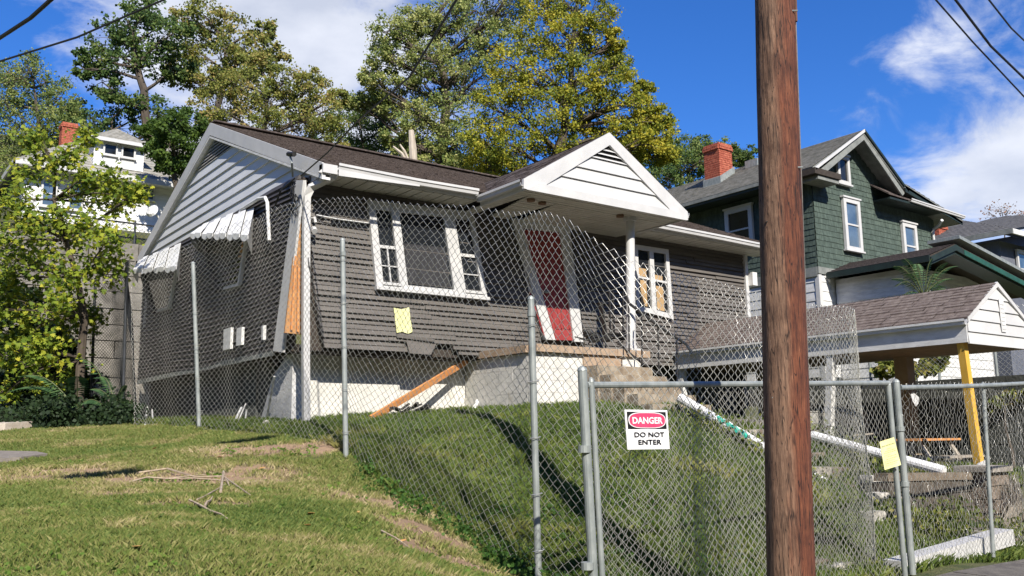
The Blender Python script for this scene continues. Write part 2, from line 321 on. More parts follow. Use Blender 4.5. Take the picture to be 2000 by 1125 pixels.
# ------------------------------------------------------------------ grass
def project(x, y, z):
    q0 = x; q1 = y; q2 = z-CZ
    dz = q0*Fv.x+q1*Fv.y+q2*Fv.z
    return 1000+FPX*(q0*Rv.x+q1*Rv.y+q2*Rv.z)/dz, 562.5-FPX*(q0*Uv.x+q1*Uv.y+q2*Uv.z)/dz, dz
def blades(name, n, region, keep, hgt, wid, cols, label):
    x = RNG.uniform(region[0], region[1], n*4); y = RNG.uniform(region[2], region[3], n*4)
    k = keep(x, y); x = x[k][:n]; y = y[k][:n]; n = len(x); z = H(x, y)
    a = RNG.uniform(0, 2*np.pi, n); tuft = np.clip(.5+.55*fnoise(x, y, 5.5, 9)+.35*fnoise(x, y, 17, 2), .05, 1.5)
    d = np.hypot(x, y)
    hh = hgt*(.45+.9*tuft)*RNG.uniform(.5, 1.3, n); ww = wid*RNG.uniform(.6, 1.3, n)*np.clip(d/8, .75, 1.6)
    la = RNG.uniform(0, 2*np.pi, n); ln = hh*RNG.uniform(.2, 1.1, n)
    dx = np.cos(a)*ww/2; dy = np.sin(a)*ww/2
    V = np.empty((n, 4, 3))
    V[:, 0] = np.c_[x-dx, y-dy, z-.01]; V[:, 1] = np.c_[x+dx, y+dy, z-.01]
    mxx = x+np.cos(la)*ln*.4; myy = y+np.sin(la)*ln*.4
    V[:, 2] = np.c_[mxx+dx*.8, myy+dy*.8, z+hh*.6]; V[:, 3] = np.c_[x+np.cos(la)*ln, y+np.sin(la)*ln, z+hh*.95]
    i = np.arange(n)*4
    F = np.empty((n*2, 3), int); F[0::2] = np.c_[i, i+1, i+2]; F[1::2] = np.c_[i, i+2, i+3]
    pat = .5+.5*fnoise(x, y, 1.1, 4)
    dry = sstep(fnoise(x, y, 2.6, 7)+.5*fnoise(x, y, 9, 3), .1, .8)
    v = np.clip(pat*.38+RNG.uniform(0, 1, n)*.48-.04+dry*.34+.0+bare(x, y)*.6, 0, 1)
    o = npmesh(name, V.reshape(-1, 3), F, 3, cols, attr={'v': np.repeat(v, 2)}, kind='stuff')
    o['label'] = label; return o
LAWN = mat('lawn_blades', (.055, .11, .018), .7, ((.12, .175, .032), (.205, .225, .055), (.33, .29, .12), (.46, .37, .22)), attr='v', trans=.25)
LAWN2 = mat('slope_blades', (.03, .065, .010), .7, ((.08, .13, .02), (.15, .19, .032), (.27, .255, .08)), attr='v', trans=.25)
def fence_side(x, y): return x < 4.95-sstep(y, 12, 18)*.45
def near_keep(x, y):
    px, py, dz = project(x, y, H(x, y)); r = RNG.uniform(0, 1, len(x))
    return fence_side(x, y) & (px > -60) & (px < 1200) & (py < 1170) & (dz > 3.5) & (r < np.clip(8.0/dz, .3, 1)**1.3) & (RNG.uniform(0, 1, len(x)) > bare(x, y)*1.35)
def slope_keep(x, y):
    px, py, dz = project(x, y, H(x, y)); r = RNG.uniform(0, 1, len(x))
    ok = (~fence_side(x, y)) & (px < 2040) & (py < 1180) & (y > 4.95) & (x < 16.5)
    ok &= ~((x > 5.8) & (y > 13.5)) & ~((x > 9.1) & (x < 11.6) & (y > 11.45)) & ~((x > 12.0) & (y < 6.7)) & ~((x > 13.6) & (y > 7.6))
    return ok
blades('lawn_grass', 330000, (-4, 5.0, 3.4, 21), near_keep, .048, .006, LAWN, 'sunlit mown lawn with dry patches in front of the fence')
blades('slope_grass', 170000, (4.4, 16, 4.95, 19), slope_keep, .10, .009, LAWN2, 'longer green grass on the bank between fence and house')
# ------------------------------------------------------------------ wrecked house
XG = 5.66; YW = 13.0
house = thing('bungalow', 'collapsing single storey bungalow with grey siding, white gables and red front door', 'house', (9, 15, 2))
def clipx(z, pts): return interp(z, [p[0] for p in pts], [p[1] for p in pts])
# front siding rows
xl = [(3.03, 6.11), (3.5, 6.01), (4.0, 5.915), (4.9, 5.83), (5.7, 5.80)]
z = 3.05; row = 0
while z < 5.68:
    xa = clipx(z, xl)
    segs = [(xa, 9.98+max(0, (5.4-z))*.28-.12), (11.5-max(0, z-3.4)*.12, 16.42)]
    if row <= 0: segs = [(xa, 7.72), (8.62, 9.1), (11.62, 16.42)]
    elif row == 1: segs = [(xa, 7.55), (8.5, 10.3), (11.62, 16.42)]
    jt = []
    for (a, b_) in segs:
        if b_-a > 2.4:
            c_ = random.uniform(a+1.0, b_-1.0); jt += [(a, c_-.002), (c_+.002, b_)]
        else: jt.append((a, b_))
    for (a, b_) in jt:
        wob = .012*math.sin(row*1.7+a)
        jz = random.uniform(-.004, .004); pts = [(a, YW-.034+wob, z+jz), (a, YW-.002+wob, z+.086), (a, YW+.03, z+.086), (a, YW+.03, z)]
        MB().poly(pts, (b_-a, 0, 0)).build('siding_board', SIDING, house)
    z += .082; row += 1
# torn hanging siding strip and hole under the picture window
MB().poly([P(792, 658, Y=12.97), P(852, 672, Y=12.97), P(842, 693, Y=12.9), P(800, 690, Y=12.9)], (0, .02, 0)).build('torn_siding_strip', SIDING, house)
MB().poly([P(775, 652, Y=12.93), P(848, 662, Y=12.93), P(850, 668, Y=12.93), P(776, 659, Y=12.93)], (0, .02, 0)).build('torn_siding_strip', SIDING, house)
# sheathing and floor inside
MB().poly([(5.85, YW+.06, 3.0), (16.45, YW+.06, 3.0), (16.45, YW+.06, 5.75), (5.72, YW+.06, 5.75)], (0, .08, 0)).build('wall_sheathing', DARKW, house)
MB().poly([P(582, 420, Y=13.05), P(599, 420, Y=13.05), P(606, 655, Y=13.05), P(556, 650, Y=13.05)], (0, .03, 0)).build('plywood_panel', OSB, house)
for (a, b_) in (((577, 500), (569, 645)), ((583, 520), (581, 648))):
    MB().bar(P(*a, Y=13.03), P(*b_, Y=13.03), .03, .03).build('stud', LUMBER, house)
MB().box((5.75, 13.15, 2.98), (16.4, 21.7, 3.1)).build('floor_deck', DARKW, house)
MB().box((16.3, 13.1, 2.2), (16.42, 21.7, 5.75)).build('end_wall', SIDING, house)
# foundation
fz = 2.98
MB().box((5.86, 13.56, 1.6), (9.2, 13.8, fz)).build('foundation_wall', FOUND, house, label='white painted front foundation wall')
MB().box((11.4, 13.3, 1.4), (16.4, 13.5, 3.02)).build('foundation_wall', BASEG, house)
MB().box((5.9, 15.2, 1.6), (6.1, 21.7, fz)).build('basement_side_wall', BASEG, house)  # shade on the side wall put into the dark block colour
MB().poly([(5.82, 13.5, 1.6), (5.82, 15.0, 1.6), (5.82, 14.3, 2.65), (5.82, 13.75, fz), (5.82, 13.5, fz)], (.25, 0, 0)).build('foundation_corner', FOUNDG, house)  # sunlit part of the same wall: lighter block cut along the shadow line
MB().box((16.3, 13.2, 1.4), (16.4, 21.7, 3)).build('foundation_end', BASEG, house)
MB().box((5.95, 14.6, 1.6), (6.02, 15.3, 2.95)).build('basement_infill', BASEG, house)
# side wall siding (racked towards the back)
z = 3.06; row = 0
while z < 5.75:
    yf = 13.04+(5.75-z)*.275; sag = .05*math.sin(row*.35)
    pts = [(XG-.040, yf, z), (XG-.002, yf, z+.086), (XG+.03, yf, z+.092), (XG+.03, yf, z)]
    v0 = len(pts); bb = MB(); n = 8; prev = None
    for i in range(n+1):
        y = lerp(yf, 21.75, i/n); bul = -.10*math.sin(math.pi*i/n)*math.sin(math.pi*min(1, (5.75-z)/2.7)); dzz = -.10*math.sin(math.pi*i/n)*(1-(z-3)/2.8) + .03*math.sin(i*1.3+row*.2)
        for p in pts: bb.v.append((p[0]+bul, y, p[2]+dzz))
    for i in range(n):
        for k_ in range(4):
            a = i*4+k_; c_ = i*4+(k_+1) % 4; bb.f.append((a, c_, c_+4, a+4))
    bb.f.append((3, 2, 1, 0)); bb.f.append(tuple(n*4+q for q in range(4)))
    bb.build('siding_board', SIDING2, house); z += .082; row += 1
MB().box((XG+.05, 13.3, 3.0), (XG+.12, 21.7, 5.8)).build('side_sheathing', DARKW, house)
MB().bar((XG-.02, 13.85, 3.02), (XG-.03, 21.7, 3.0), .03, .09).build('sill_board', GREYT, house)
MB().poly([P(286, 545, X=5.62), P(290, 545, X=5.62), P(283, 640, X=5.62), P(279, 640, X=5.62)], (.06, 0, 0)).build('rear_corner_trim', WHITE, house)
# leaning white corner board
MB().poly([P(577, 352, X=5.6), P(592, 352, X=5.6), P(552, 688, X=5.58), P(533, 686, X=5.58)], (.04, 0, 0)).build('leaning_corner_board', WHITE, house)
MB().poly([P(590, 352, Y=12.98), P(598, 352, Y=12.98), P(603, 440, Y=12.98), P(594, 440, Y=12.98)], (0, .03, 0)).build('corner_cap', WHITE, house)
# roof : main
RX0, RX1 = 5.80, 16.9; EF = (12.40, 5.80); RG = (17.75, 8.02); ER = (22.75, 6.08)
def roofstrip(name, x0, x1, a, b_, n, m_, parent, th=.05, step=.012, jit=.0, clip=None):
    """courses of overlapping shingles from eave a to ridge b (both (y,z)), one stepped sheet"""
    A = Vector((0, a[0], a[1])); B = Vector((0, b_[0], b_[1])); d = (B-A)/n; nn = Vector((0, -(B-A).z, (B-A).y)).normalized()
    if nn.z < 0: nn = -nn
    bb = MB()
    for i in range(n):
        p = A+d*i; q = A+d*(i+1.05)
        x = x0; tabs = []
        while x < x1-1e-3:
            wd = random.uniform(.26, .36); tabs.append((x, min(x+wd, x1))); x += wd+.006
        for (u, v_) in tabs:
            s_ = random.uniform(.6, 1.5)*step
            if clip and not clip((u+v_)/2, p.y): continue
            a1 = Vector((u, 0, 0)); a2 = Vector((v_, 0, 0))
            c0 = p+nn*(th+s_); c1 = q+nn*(th+.001)
            base = len(bb.v)
            bb.v += [tuple(a1+c0), tuple(a2+c0), tuple(a2+c1), tuple(a1+c1), tuple(a1+p+nn*(th-.01)), tuple(a2+p+nn*(th-.01))]
            bb.f += [(base, base+1, base+2, base+3), (base, base+4, base+5, base+1)]
    return bb.build(name, m_, parent, kind='stuff')
MB().poly([(RX0, EF[0], EF[1]), (RX0, RG[0], RG[1]), (RX0, RG[0], RG[1]-.14), (RX0, EF[0]+.1, EF[1]-.10)], (RX1-RX0, 0, 0)).build('roof_deck', DARKW, house)
MB().poly([(RX0, ER[0], ER[1]), (RX0, RG[0], RG[1]), (RX0, RG[0], RG[1]-.14), (RX0, ER[0]-.1, ER[1]-.10)], (RX1-RX0, 0, 0)).build('roof_deck', DARKW, house)
roofstrip('roof_shingles', RX0-.03, RX1, EF, RG, 40, ROOF, house, th=.02)
roofstrip('roof_shingles', RX0-.03, RX1, ER, RG, 30, ROOF, house, th=.02)
MB().bar((RX0-.03, RG[0], RG[1]+.04), (RX1, RG[0], RG[1]+.04), .3, .03).build('ridge_cap', ROOF, house)
# rakes (white bargeboards)
def dir_(a, b_): return (Vector(b_)-Vector(a)).normalized()
for (e, nm) in ((EF, 'front'), (ER, 'rear')):
    a = Vector((5.74, e[0], e[1])); r = Vector((5.74, RG[0], RG[1]))
    MB().poly([a+Vector((0, 0, .02)), r+Vector((0, 0, .02)), r-Vector((0, 0, .24)), a-Vector((0, 0, .2))], (.06, 0, 0)).build('bargeboard', WHITE, house)
    MB().poly([a-Vector((0, 0, .2)), r-Vector((0, 0, .26)), r-Vector((0, 0, .30)), a-Vector((0, 0, .24))], (.14, 0, 0)).build('rake_moulding', WHITED, house)
# gable boards
GX0 = 5.845; z = 5.66; row = 0
def slopeY(z, side):
    e = EF if side < 0 else ER; t_ = (z+.22-e[1])/(RG[1]-e[1]); return lerp(e[0]+.1, RG[0], max(0, t_)) if side < 0 else lerp(e[0]-.1, RG[0], max(0, t_))
gsid = mat('white_gable_siding', (.56, .58, .61), .5, (.64, .655, .68), scale=1.5, stretch=(1, 1, 3), bump=.1, bscale=30)
vent_z = 7.25
while z < 7.75:
    zt = min(z+.2, 7.79)
    ya0, ya1, yb0, yb1 = slopeY(z, -1), slopeY(zt, -1), slopeY(z, 1), slopeY(zt, 1)
    if zt > vent_z+.15:      # louvred vent at the top
        nl = 3
        for q in range(nl):
            za = z+(zt-z)*q/nl; zb = za+.035; c0, c1 = slopeY(za, -1), slopeY(za, 1)
            if c1-c0 < .15: continue
            MB().poly([(GX0-.02, c0+.03, za), (GX0-.02, c1-.03, za), (GX0+.05, c1-.05, zb), (GX0+.05, c0+.05, zb)], (.004, 0, .012)).build('vent_louvre', WHITED, house)
    else:
        bb = MB(); x_b = GX0-.028; x_t = GX0
        base = [(x_b, ya0, z), (x_b, yb0, z), (x_t, yb1, zt), (x_t, ya1, zt)]
        bb.poly(base, (.04, 0, 0)).build('gable_board', gsid, house)
    z += .2; row += 1
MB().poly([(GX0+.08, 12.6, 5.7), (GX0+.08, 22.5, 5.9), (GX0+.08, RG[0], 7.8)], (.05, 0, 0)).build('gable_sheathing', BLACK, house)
MB().poly([(XG-.03, 13.0, 5.66), (XG-.03, 22.1, 5.80), (GX0-.03, 22.1, 5.80), (GX0-.03, 13.0, 5.66)], (0, 0, .03)).build('gable_skirt', DARKW, house)
# front eave : soffit panels, fascia, gutter
def gutter(name, pts, m_, parent, w_=.12, h_=.10, side=Vector((0, -1, 0))):
    prof = [(0, 0), (w_*.75, 0), (w_*.85, h_*.45), (w_, h_*.6), (w_, h_), (w_*.93, h_), (w_*.93, h_*.65), (w_*.78, h_*.5), (w_*.7, .008), (.006, .008), (.006, h_), (0, h_)]
    bb = MB(); n = len(prof)
    for p in pts:
        for (a, c_) in prof: bb.v.append(tuple(Vector(p)+side*a+Vector((0, 0, c_))))
    for i in range(len(pts)-1):
        for k_ in range(n):
            a = i*n+k_; c_ = i*n+(k_+1) % n; bb.f.append((a, c_, c_+n, a+n))
    for e in (0, (len(pts)-1)*n):
        bb.f.append((e, e+1, e+2, e+7, e+8)); bb.f.append((e, e+8, e+9, e+10, e+11))
    return bb.build(name, m_, parent)
SOF = mat('cream_soffit', (.50, .49, .44), .6, (.60, .59, .53), scale=2.5, dirt=((.33, .31, .27), 4, .62))
def soffit(x0, x1, y0, y1, z_, pitch):
    x = x0
    MB().box((x0, y0+.01, z_+.06), (x1, y1, z_+.075)).build('eave_void', DARKW, house)
    while x < x1-.02:
        e = min(x+pitch-.024, x1)
        MB().box((x, y0, z_+random.uniform(-.004, .004)), (e, y1, z_+.02)).build('soffit_panel', SOF, house); x += pitch
soffit(5.95, 8.66, 12.46, 13.0, 5.665, .205)
soffit(12.52, 16.85, 12.46, 13.0, 5.665, .205)
for x0, x1 in ((5.80, 8.66), (12.52, 16.9)):
    MB().box((x0, 12.425, 5.68), (x1, 12.452, 5.80)).build('fascia_board', WHITE, house)
gutter('gutter', [(5.98, 12.42, 5.73), (7.4, 12.42, 5.715), (8.60, 12.42, 5.735)], WHITE, house)
gutter('gutter', [(12.5, 12.42, 5.73), (15, 12.42, 5.71), (16.92, 12.42, 5.68)], WHITE, house)
MB().poly([P(662, 330, Y=12.28), P(820, 361, Y=12.28), P(820, 364, Y=12.28), P(662, 343, Y=12.28)], (0, .01, 0)).build('loose_fascia_strip', WHITE, house)
MB().box((5.74, 12.36, 5.66), (5.98, 12.5, 5.80)).build('eave_return', WHITE, house)
MB().poly([P(636, 324, Y=12.4), P(650, 326, Y=12.4), P(650, 341, Y=12.4), P(622, 336, Y=12.4)], (0, .04, 0)).build('broken_fascia_end', WHITE, house)
# downspout
a = P(600, 372, Y=12.86); dn = [P(655, 334, Y=12.4), P(650, 345, Y=12.45), P(628, 356, Y=12.7), P(608, 366, Y=12.84), P(599, 385, Y=12.86), P(598, 450, Y=12.86), P(597, 600, Y=12.86), P(597, 700, Y=12.86), P(598, 822, Y=12.86)]
bb = MB(); n4 = 4
for i, p in enumerate(dn):
    hw = .052; d = (dn[min(i+1, len(dn)-1)]-dn[max(i-1, 0)]).normalized(); s_ = Vector((1, 0, 0)); s_ = (s_-d*s_.dot(d)).normalized(); u_ = d.cross(s_)
    for (q, r_) in ((-1, -1), (1, -1), (1, 1), (-1, 1)): bb.v.append(tuple(p+s_*hw*q+u_*hw*.8*r_))
for i in range(len(dn)-1):
    for k_ in range(4): bb.f.append((i*4+k_, i*4+(k_+1) % 4, (i+1)*4+(k_+1) % 4, (i+1)*4+k_))
bb.f += [(3, 2, 1, 0), tuple((len(dn)-1)*4+q for q in range(4))]
dsp = bb.build('downspout', WHITE, house)
MB().tube([P(588, 372, Y=12.95), P(592, 440, Y=12.93), P(604, 520, Y=12.8), P(618, 600, Y=12.95), P(628, 655, Y=12.95)], .012, 5).build('black_cable', CABLE, house)
# picture window
def frame_strip(q, u0, v0, u1, v1, parent, off=-.05, name='window_frame', m_=WHITE, th=.05):
    pts = [p+Vector((0, off, 0)) for p in sub(q, u0, v0, u1, v1)]
    return MB().poly(pts, (0, th, 0)).build(name, m_, parent)
def add_window_Y(q, panes, bars, parent, glass=GLASS, ins=.0, outer=(.05, .06), sill=True):
    win = MB()
    us = sorted(set([0, 1]+[p for a in panes for p in (a[0], a[2])])); v0 = min(a[1] for a in panes); v1 = max(a[3] for a in panes)
    # header, footer, stiles
    rect = [(0, 0, 1, v0), (0, v1, 1, 1)]; x = 0
    for a in sorted(set((a[0], a[2]) for a in panes)):
        rect.append((x, v0, a[0], v1)); x = a[1]
    rect.append((x, v0, 1, v1))
    for r in rect:
        win.poly([p+Vector((0, -.055, 0)) for p in sub(q, *r)], (0, .075, 0))
    fr = win.build('window', WHITE, parent)
    for a in panes:
        pts = [p+Vector((0, -.008, 0)) for p in sub(q, *a)]
        MB().poly(pts, (0, .006, 0)).build('pane', glass, fr)
    for a in bars:
        MB().poly([p+Vector((0, -.035, 0)) for p in sub(q, *a)], (0, .026, 0)).build('sash_bar', WHITE, fr)
    return fr
YP = 12.97
q = [P(716, 392, Y=YP), P(921, 415, Y=YP), P(949, 584, Y=YP), P(733, 563, Y=YP)]
v0, v1 = .10, .935
add_window_Y(q, [(.06, v0, .20, v1), (.27, v0, .69, v1), (.80, v0, .955, v1)], [(.06, .50, .20, .535), (.80, .50, .955, .535), (.06, .73, .20, .742), (.80, .73, .955, .742), (.124, .535, .136, v1)], house)
for u0, u1 in ((.05, .21), (.79, .965)): MB().poly([p+Vector((0, -.075, 0)) for p in sub(q, u0, .925, u1, .955)], (0, .03, 0)).build('window_sill', WHITE, house)
MB().poly([p+Vector((0, -.10, 0)) for p in sub(q, -.01, .985, 1.01, 1.02)], (0, .10, 0)).build('window_sill', WHITE, house)
MB().poly([p+Vector((0, -.012, 0)) for p in sub(q, .29, .45, .67, .90)], (0, .003, 0)).build('window_curtain', mat('grey_net_curtain', (.02, .02, .022), .9, (.035, .035, .04), scale=3, stretch=(6, 6, .5)), house)
# right window, boarded behind
q = [P(1236, 478, Y=YP), P(1302, 488, Y=YP), P(1312, 624, Y=YP), P(1240, 606, Y=YP)]
add_window_Y(q, [(.09, .07, .42, .93), (.54, .07, .90, .93)], [(.09, .47, .42, .50), (.54, .47, .90, .50)], house)
for a in ((.16, .52, .33, .90), (.60, .56, .80, .91), (.12, .34, .34, .46), (.58, .40, .80, .47)):
    MB().poly([p+Vector((0, -.014, 0)) for p in sub(q, *a)], (0, .004, 0)).build('plywood_board', PLYY, house)
# small far window/door by right end, white corner trim
MB().box((16.36, 12.93, 3.0), (16.46, 13.02, 5.66)).build('corner_trim', WHITE, house)
MB().box((16.44, 12.8, 4.95), (16.6, 12.95, 5.25)).build('meter_box', WHITED, house)
# doorway
jl = [P(1001, 428, Y=12.93), P(1018, 430, Y=12.93), P(1085, 664, Y=12.93), P(1066, 663, Y=12.93)]
jr = [P(1094, 450, Y=12.93), P(1114, 451, Y=12.93), P(1140, 668, Y=12.93), P(1121, 667, Y=12.93)]
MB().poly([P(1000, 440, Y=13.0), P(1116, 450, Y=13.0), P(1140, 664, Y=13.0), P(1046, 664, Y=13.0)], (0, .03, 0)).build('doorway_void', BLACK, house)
for j in (jl, jr): MB().poly(j, (0, .08, 0)).build('door_jamb', WHITE, house)
MB().poly([P(1001, 426, Y=12.925), P(1112, 440, Y=12.925), P(1114, 456, Y=12.925), P(1006, 443, Y=12.925)], (0, .085, 0)).build('door_head', WHITED, house)
MB().poly([P(1022, 448, Y=12.965), P(1095, 456, Y=12.965), P(1122, 665, Y=12.965), P(1086, 664, Y=12.965)], (0, .03, 0)).build('door', RED, house)
dq = [P(1022, 448, Y=12.955), P(1095, 456, Y=12.955), P(1122, 665, Y=12.955), P(1086, 664, Y=12.955)]
for (u0, v0_, u1, v1_) in ((.16, .08, .46, .42), (.56, .08, .86, .42), (.16, .52, .46, .9), (.56, .52, .86, .9)):
    bb = MB()
    for (a0, b0_, a1, b1_) in ((u0, v0_, u1, v0_+.012), (u0, v1_-.012, u1, v1_), (u0, v0_, u0+.04, v1_), (u1-.04, v0_, u1, v1_)): bb.poly(sub(dq, a0, b0_, a1, b1_), (0, .008, 0))
    bb.build('door_panel', RED, house)
MB().tube([P(1064, 570, Y=12.93), P(1072, 570, Y=12.92)], .03, 8).build('door_handle', STEEL, house)
MB().bar(P(1012, 470, Y=12.95), P(1034, 570, Y=12.9), .02, .02).build('door_trim_strip', WHITE, house)
MB().bar(P(1034, 570, Y=12.9), P(1062, 655, Y=12.9), .03, .02).build('door_trim_strip', RED, house)
# porch roof
PY = 11.2; pa = P(1025, 356, Y=PY); pt = P(1190, 263, Y=PY); pb = P(1334, 410, Y=PY)
zE = (pa.z+pb.z)/2; XL, XR = 8.70, 12.50; XA = (XL+XR)/2; zA = pt.z
print('porch', XL, XR, zE, XA, zA, tuple(pa), tuple(pt), tuple(pb))
sl_ = (zA-zE)/(XA-XL); yend = 12.4+(zA-5.85)/.41+.6
# two roof planes with shingle courses, each running back to the main slope
def mainz(y): return EF[1]+(y-EF[0])*(RG[1]-EF[1])/(RG[0]-EF[0])
for sgn in (-1, 1):
    bb = MB(); xe = XL if sgn < 0 else XR; nC = 14
    deck = MB(); deck.poly([(xe, PY+.02, zE-.02), (XA, PY+.02, zA-.02), (XA, EF[0]+(zA-EF[1])/.415, zA-.02), (xe, 12.55, zE-.02)], (0, 0, -.06)).build('porch_roof_deck', DARKW, house)
    for i in range(nC):
        t0, t1 = i/nC, (i+1.06)/nC; x0 = lerp(xe, XA, t0); x1 = lerp(xe, XA, t1); z0 = lerp(zE, zA, t0); z1 = lerp(zE, zA, t1)
        y1 = EF[0]+.05+max(0, (z0-EF[1]))/.415; y = PY-.03
        while y < y1:
            yy = min(y+random.uniform(.26, .34), y1+.05); s_ = random.uniform(.012, .03); b0 = len(bb.v)
            bb.v += [(x0, y, z0+s_), (x0, yy, z0+s_), (x1, yy, z1+.012), (x1, y, z1+.012), (x0, y, z0-.02), (x0, yy, z0-.02)]
            bb.f += [(b0, b0+1, b0+2, b0+3), (b0, b0+4, b0+5, b0+1)]; y = yy+.006
    bb.build('porch_roof_shingles', ROOF, house, kind='stuff')
def gz(x): return zE+(XA-XL-abs(x-XA))*sl_
zb = zE-.16
# white rake boards on gable
for sgn in (-1, 1):
    xe = XL-.03 if sgn < 0 else XR+.03
    MB().poly([(xe, PY-.05, zE-.0), (XA, PY-.05, zA+.02), (XA, PY-.05, zA-.21), (xe+(-sgn)*.26, PY-.05, zb), (xe, PY-.05, zb)], (0, .05, 0)).build('bargeboard', WHITE, house)
MB().poly([(XL+.02, PY-.07, zb-.015), (XR-.02, PY-.07, zb-.015), (XR-.25, PY-.07, zb+.13), (XL+.25, PY-.07, zb+.13)], (0, .06, 0)).build('gable_base_board', WHITE, house)
z = zb+.13
while z < zA-.23:
    zt = z+.225; last = zt > zA-.40
    def hx(zz): return max(0, (zA-.19-zz)/sl_)
    if not last:
        MB().poly([(XA-hx(z)-.04, PY-.036, z), (XA+hx(z)+.04, PY-.036, z), (XA+hx(zt)+.04, PY-.004, zt), (XA-hx(zt)-.04, PY-.004, zt)], (0, .03, 0)).build('gable_board', WHITE, house); z = zt
    else:
        q_ = 0
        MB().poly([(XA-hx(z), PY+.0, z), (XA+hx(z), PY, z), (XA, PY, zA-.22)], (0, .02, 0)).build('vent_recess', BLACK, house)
        while z < zA-.25:
            MB().poly([(XA-hx(z)+.02, PY-.035, z), (XA+hx(z)-.02, PY-.035, z), (XA+hx(z+.03)-.02, PY-.004, z+.032), (XA-hx(z+.03)+.02, PY-.004, z+.032)], (0, .004, .008)).build('vent_louvre', WHITE, house); z += .085
        break
# side fascia + gutters of porch
MB().box((XL+.02, PY, zb-.01), (XL+.05, 12.45, zE-.0)).build('fascia_board', WHITE, house)
MB().box((XR-.05, PY, zb-.01), (XR-.02, 12.45, zE-.0)).build('fascia_board', WHITE, house)
gutter('gutter', [(XL+.02, PY-.03, zE-.11), (XL+.02, 12.42, zE-.11)], WHITE, house, side=Vector((-1, 0, 0)))
gutter('gutter', [(XR-.02, PY-.03, zE-.11), (XR-.02, 12.3, zE-.11)], WHITE, house, side=Vector((1, 0, 0)))
# porch soffit boards (run left-right), with two sagging gaps
zs = zb+.01; y = PY+.02; i = 0
g1 = lambda y: (lerp(9.02, 8.98, (y-11.2)/1.8), max(0, lerp(-.02, .26, (y-11.3)/1.3)))
g2 = lambda y: (lerp(9.75, 9.70, (y-11.2)/1.8), max(0, lerp(-.02, .20, (y-11.45)/1.2)))
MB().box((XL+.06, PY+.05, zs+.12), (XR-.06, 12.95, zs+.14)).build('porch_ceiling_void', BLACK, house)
while y < 12.98:
    x = XL+.06; cuts = []
    for gfn in (g1, g2):
        c0, w0 = gfn(y+.05)
        if w0 > .01: cuts.append((c0, c0+w0))
    e = XR-.06; segs = []
    for c_ in cuts: segs.append((x, c_[0])); x = c_[1]
    segs.append((x, e))
    for s0, s1 in segs:
        MB().box((s0, y, zs+random.uniform(-.003, .003)), (s1, min(y+.088, 12.99), zs+.018)).build('soffit_board', SOF, house)
    y += .105; i += 1
for px, py in ((1037, 391), (1059, 397), (1211, 422)):
    p = P(px, py, Z=zs-.02); MB().tube([p+Vector((0, 0, .03)), p-Vector((0, 0, .02))], .07, 14).build('ceiling_light_mount', mat('rusty_brown', (.12, .07, .04), .7, (.2, .12, .07)), house)
# porch column
bb = MB(); bb.tube([(11.43, 11.65, 3.17), (11.43, 11.65, 3.22)], .11, 16); bb.tube([(11.43, 11.65, 3.22), (11.47, 11.65, 4.4), (11.52, 11.65, 5.52)], [.088, .085, .08], 20, False); bb.tube([(11.52, 11.65, 5.52), (11.52, 11.65, 5.6)], .12, 16)
bb.build('porch_column', WHITE, house, smooth=False)
MB().box((11.33, 11.54, 3.13), (11.56, 11.76, 3.17)).build('column_base', WHITE, house)
# porch plinth of blocks, brick cap
z = 1.75; r = 0
while z < 2.98:
    zt = min(z+.195, 2.99); off = .2 if r % 2 else 0
    x = 9.12+(-off)
    while x < 10.25:
        a = max(x, 9.12); e = min(x+.394, 10.3)
        if e-a > .05: MB().box((a, 11.52+random.uniform(-.003, .003), z), (e, 11.7, zt)).build('foundation_block', FOUND, house)
        x += .4
    y = 11.72-off
    while y < 13.5:
        a = max(y, 11.705); e = min(y+.394, 13.55)
        if e-a > .05: MB().box((9.12+random.uniform(-.003, .003), a, z), (9.3, e, zt)).build('foundation_block', FOUND, house)
        y += .4
    z += .199; r += 1
MB().box((9.128, 11.528, 1.7), (11.45, 13.5, 2.985)).build('plinth_core', FOUND, house)
MB().box((11.0, 11.50, 2.72), (11.5, 11.9, 3.0)).build('plinth_corner', FOUND, house)
MB().box((10.15, 11.49, 2.80), (11.05, 11.52, 2.995)).build('painted_riser', TAN, house)
MB().box((9.15, 11.55, 2.99), (11.45, 13.0, 3.11)).build('porch_slab', CONC, house)
x = 9.1
while x < 11.5:
    MB().box((x, 11.44+random.uniform(-.006, .006), 3.0), (x+.195, 11.66, 3.12+random.uniform(-.003, .003))).build('cap_brick', TAN, house); x += .2
y = 11.67
while y < 12.9:
    MB().box((9.05, y, 3.0), (9.25, y+.19, 3.12)).build('cap_brick', TAN, house); y += .2
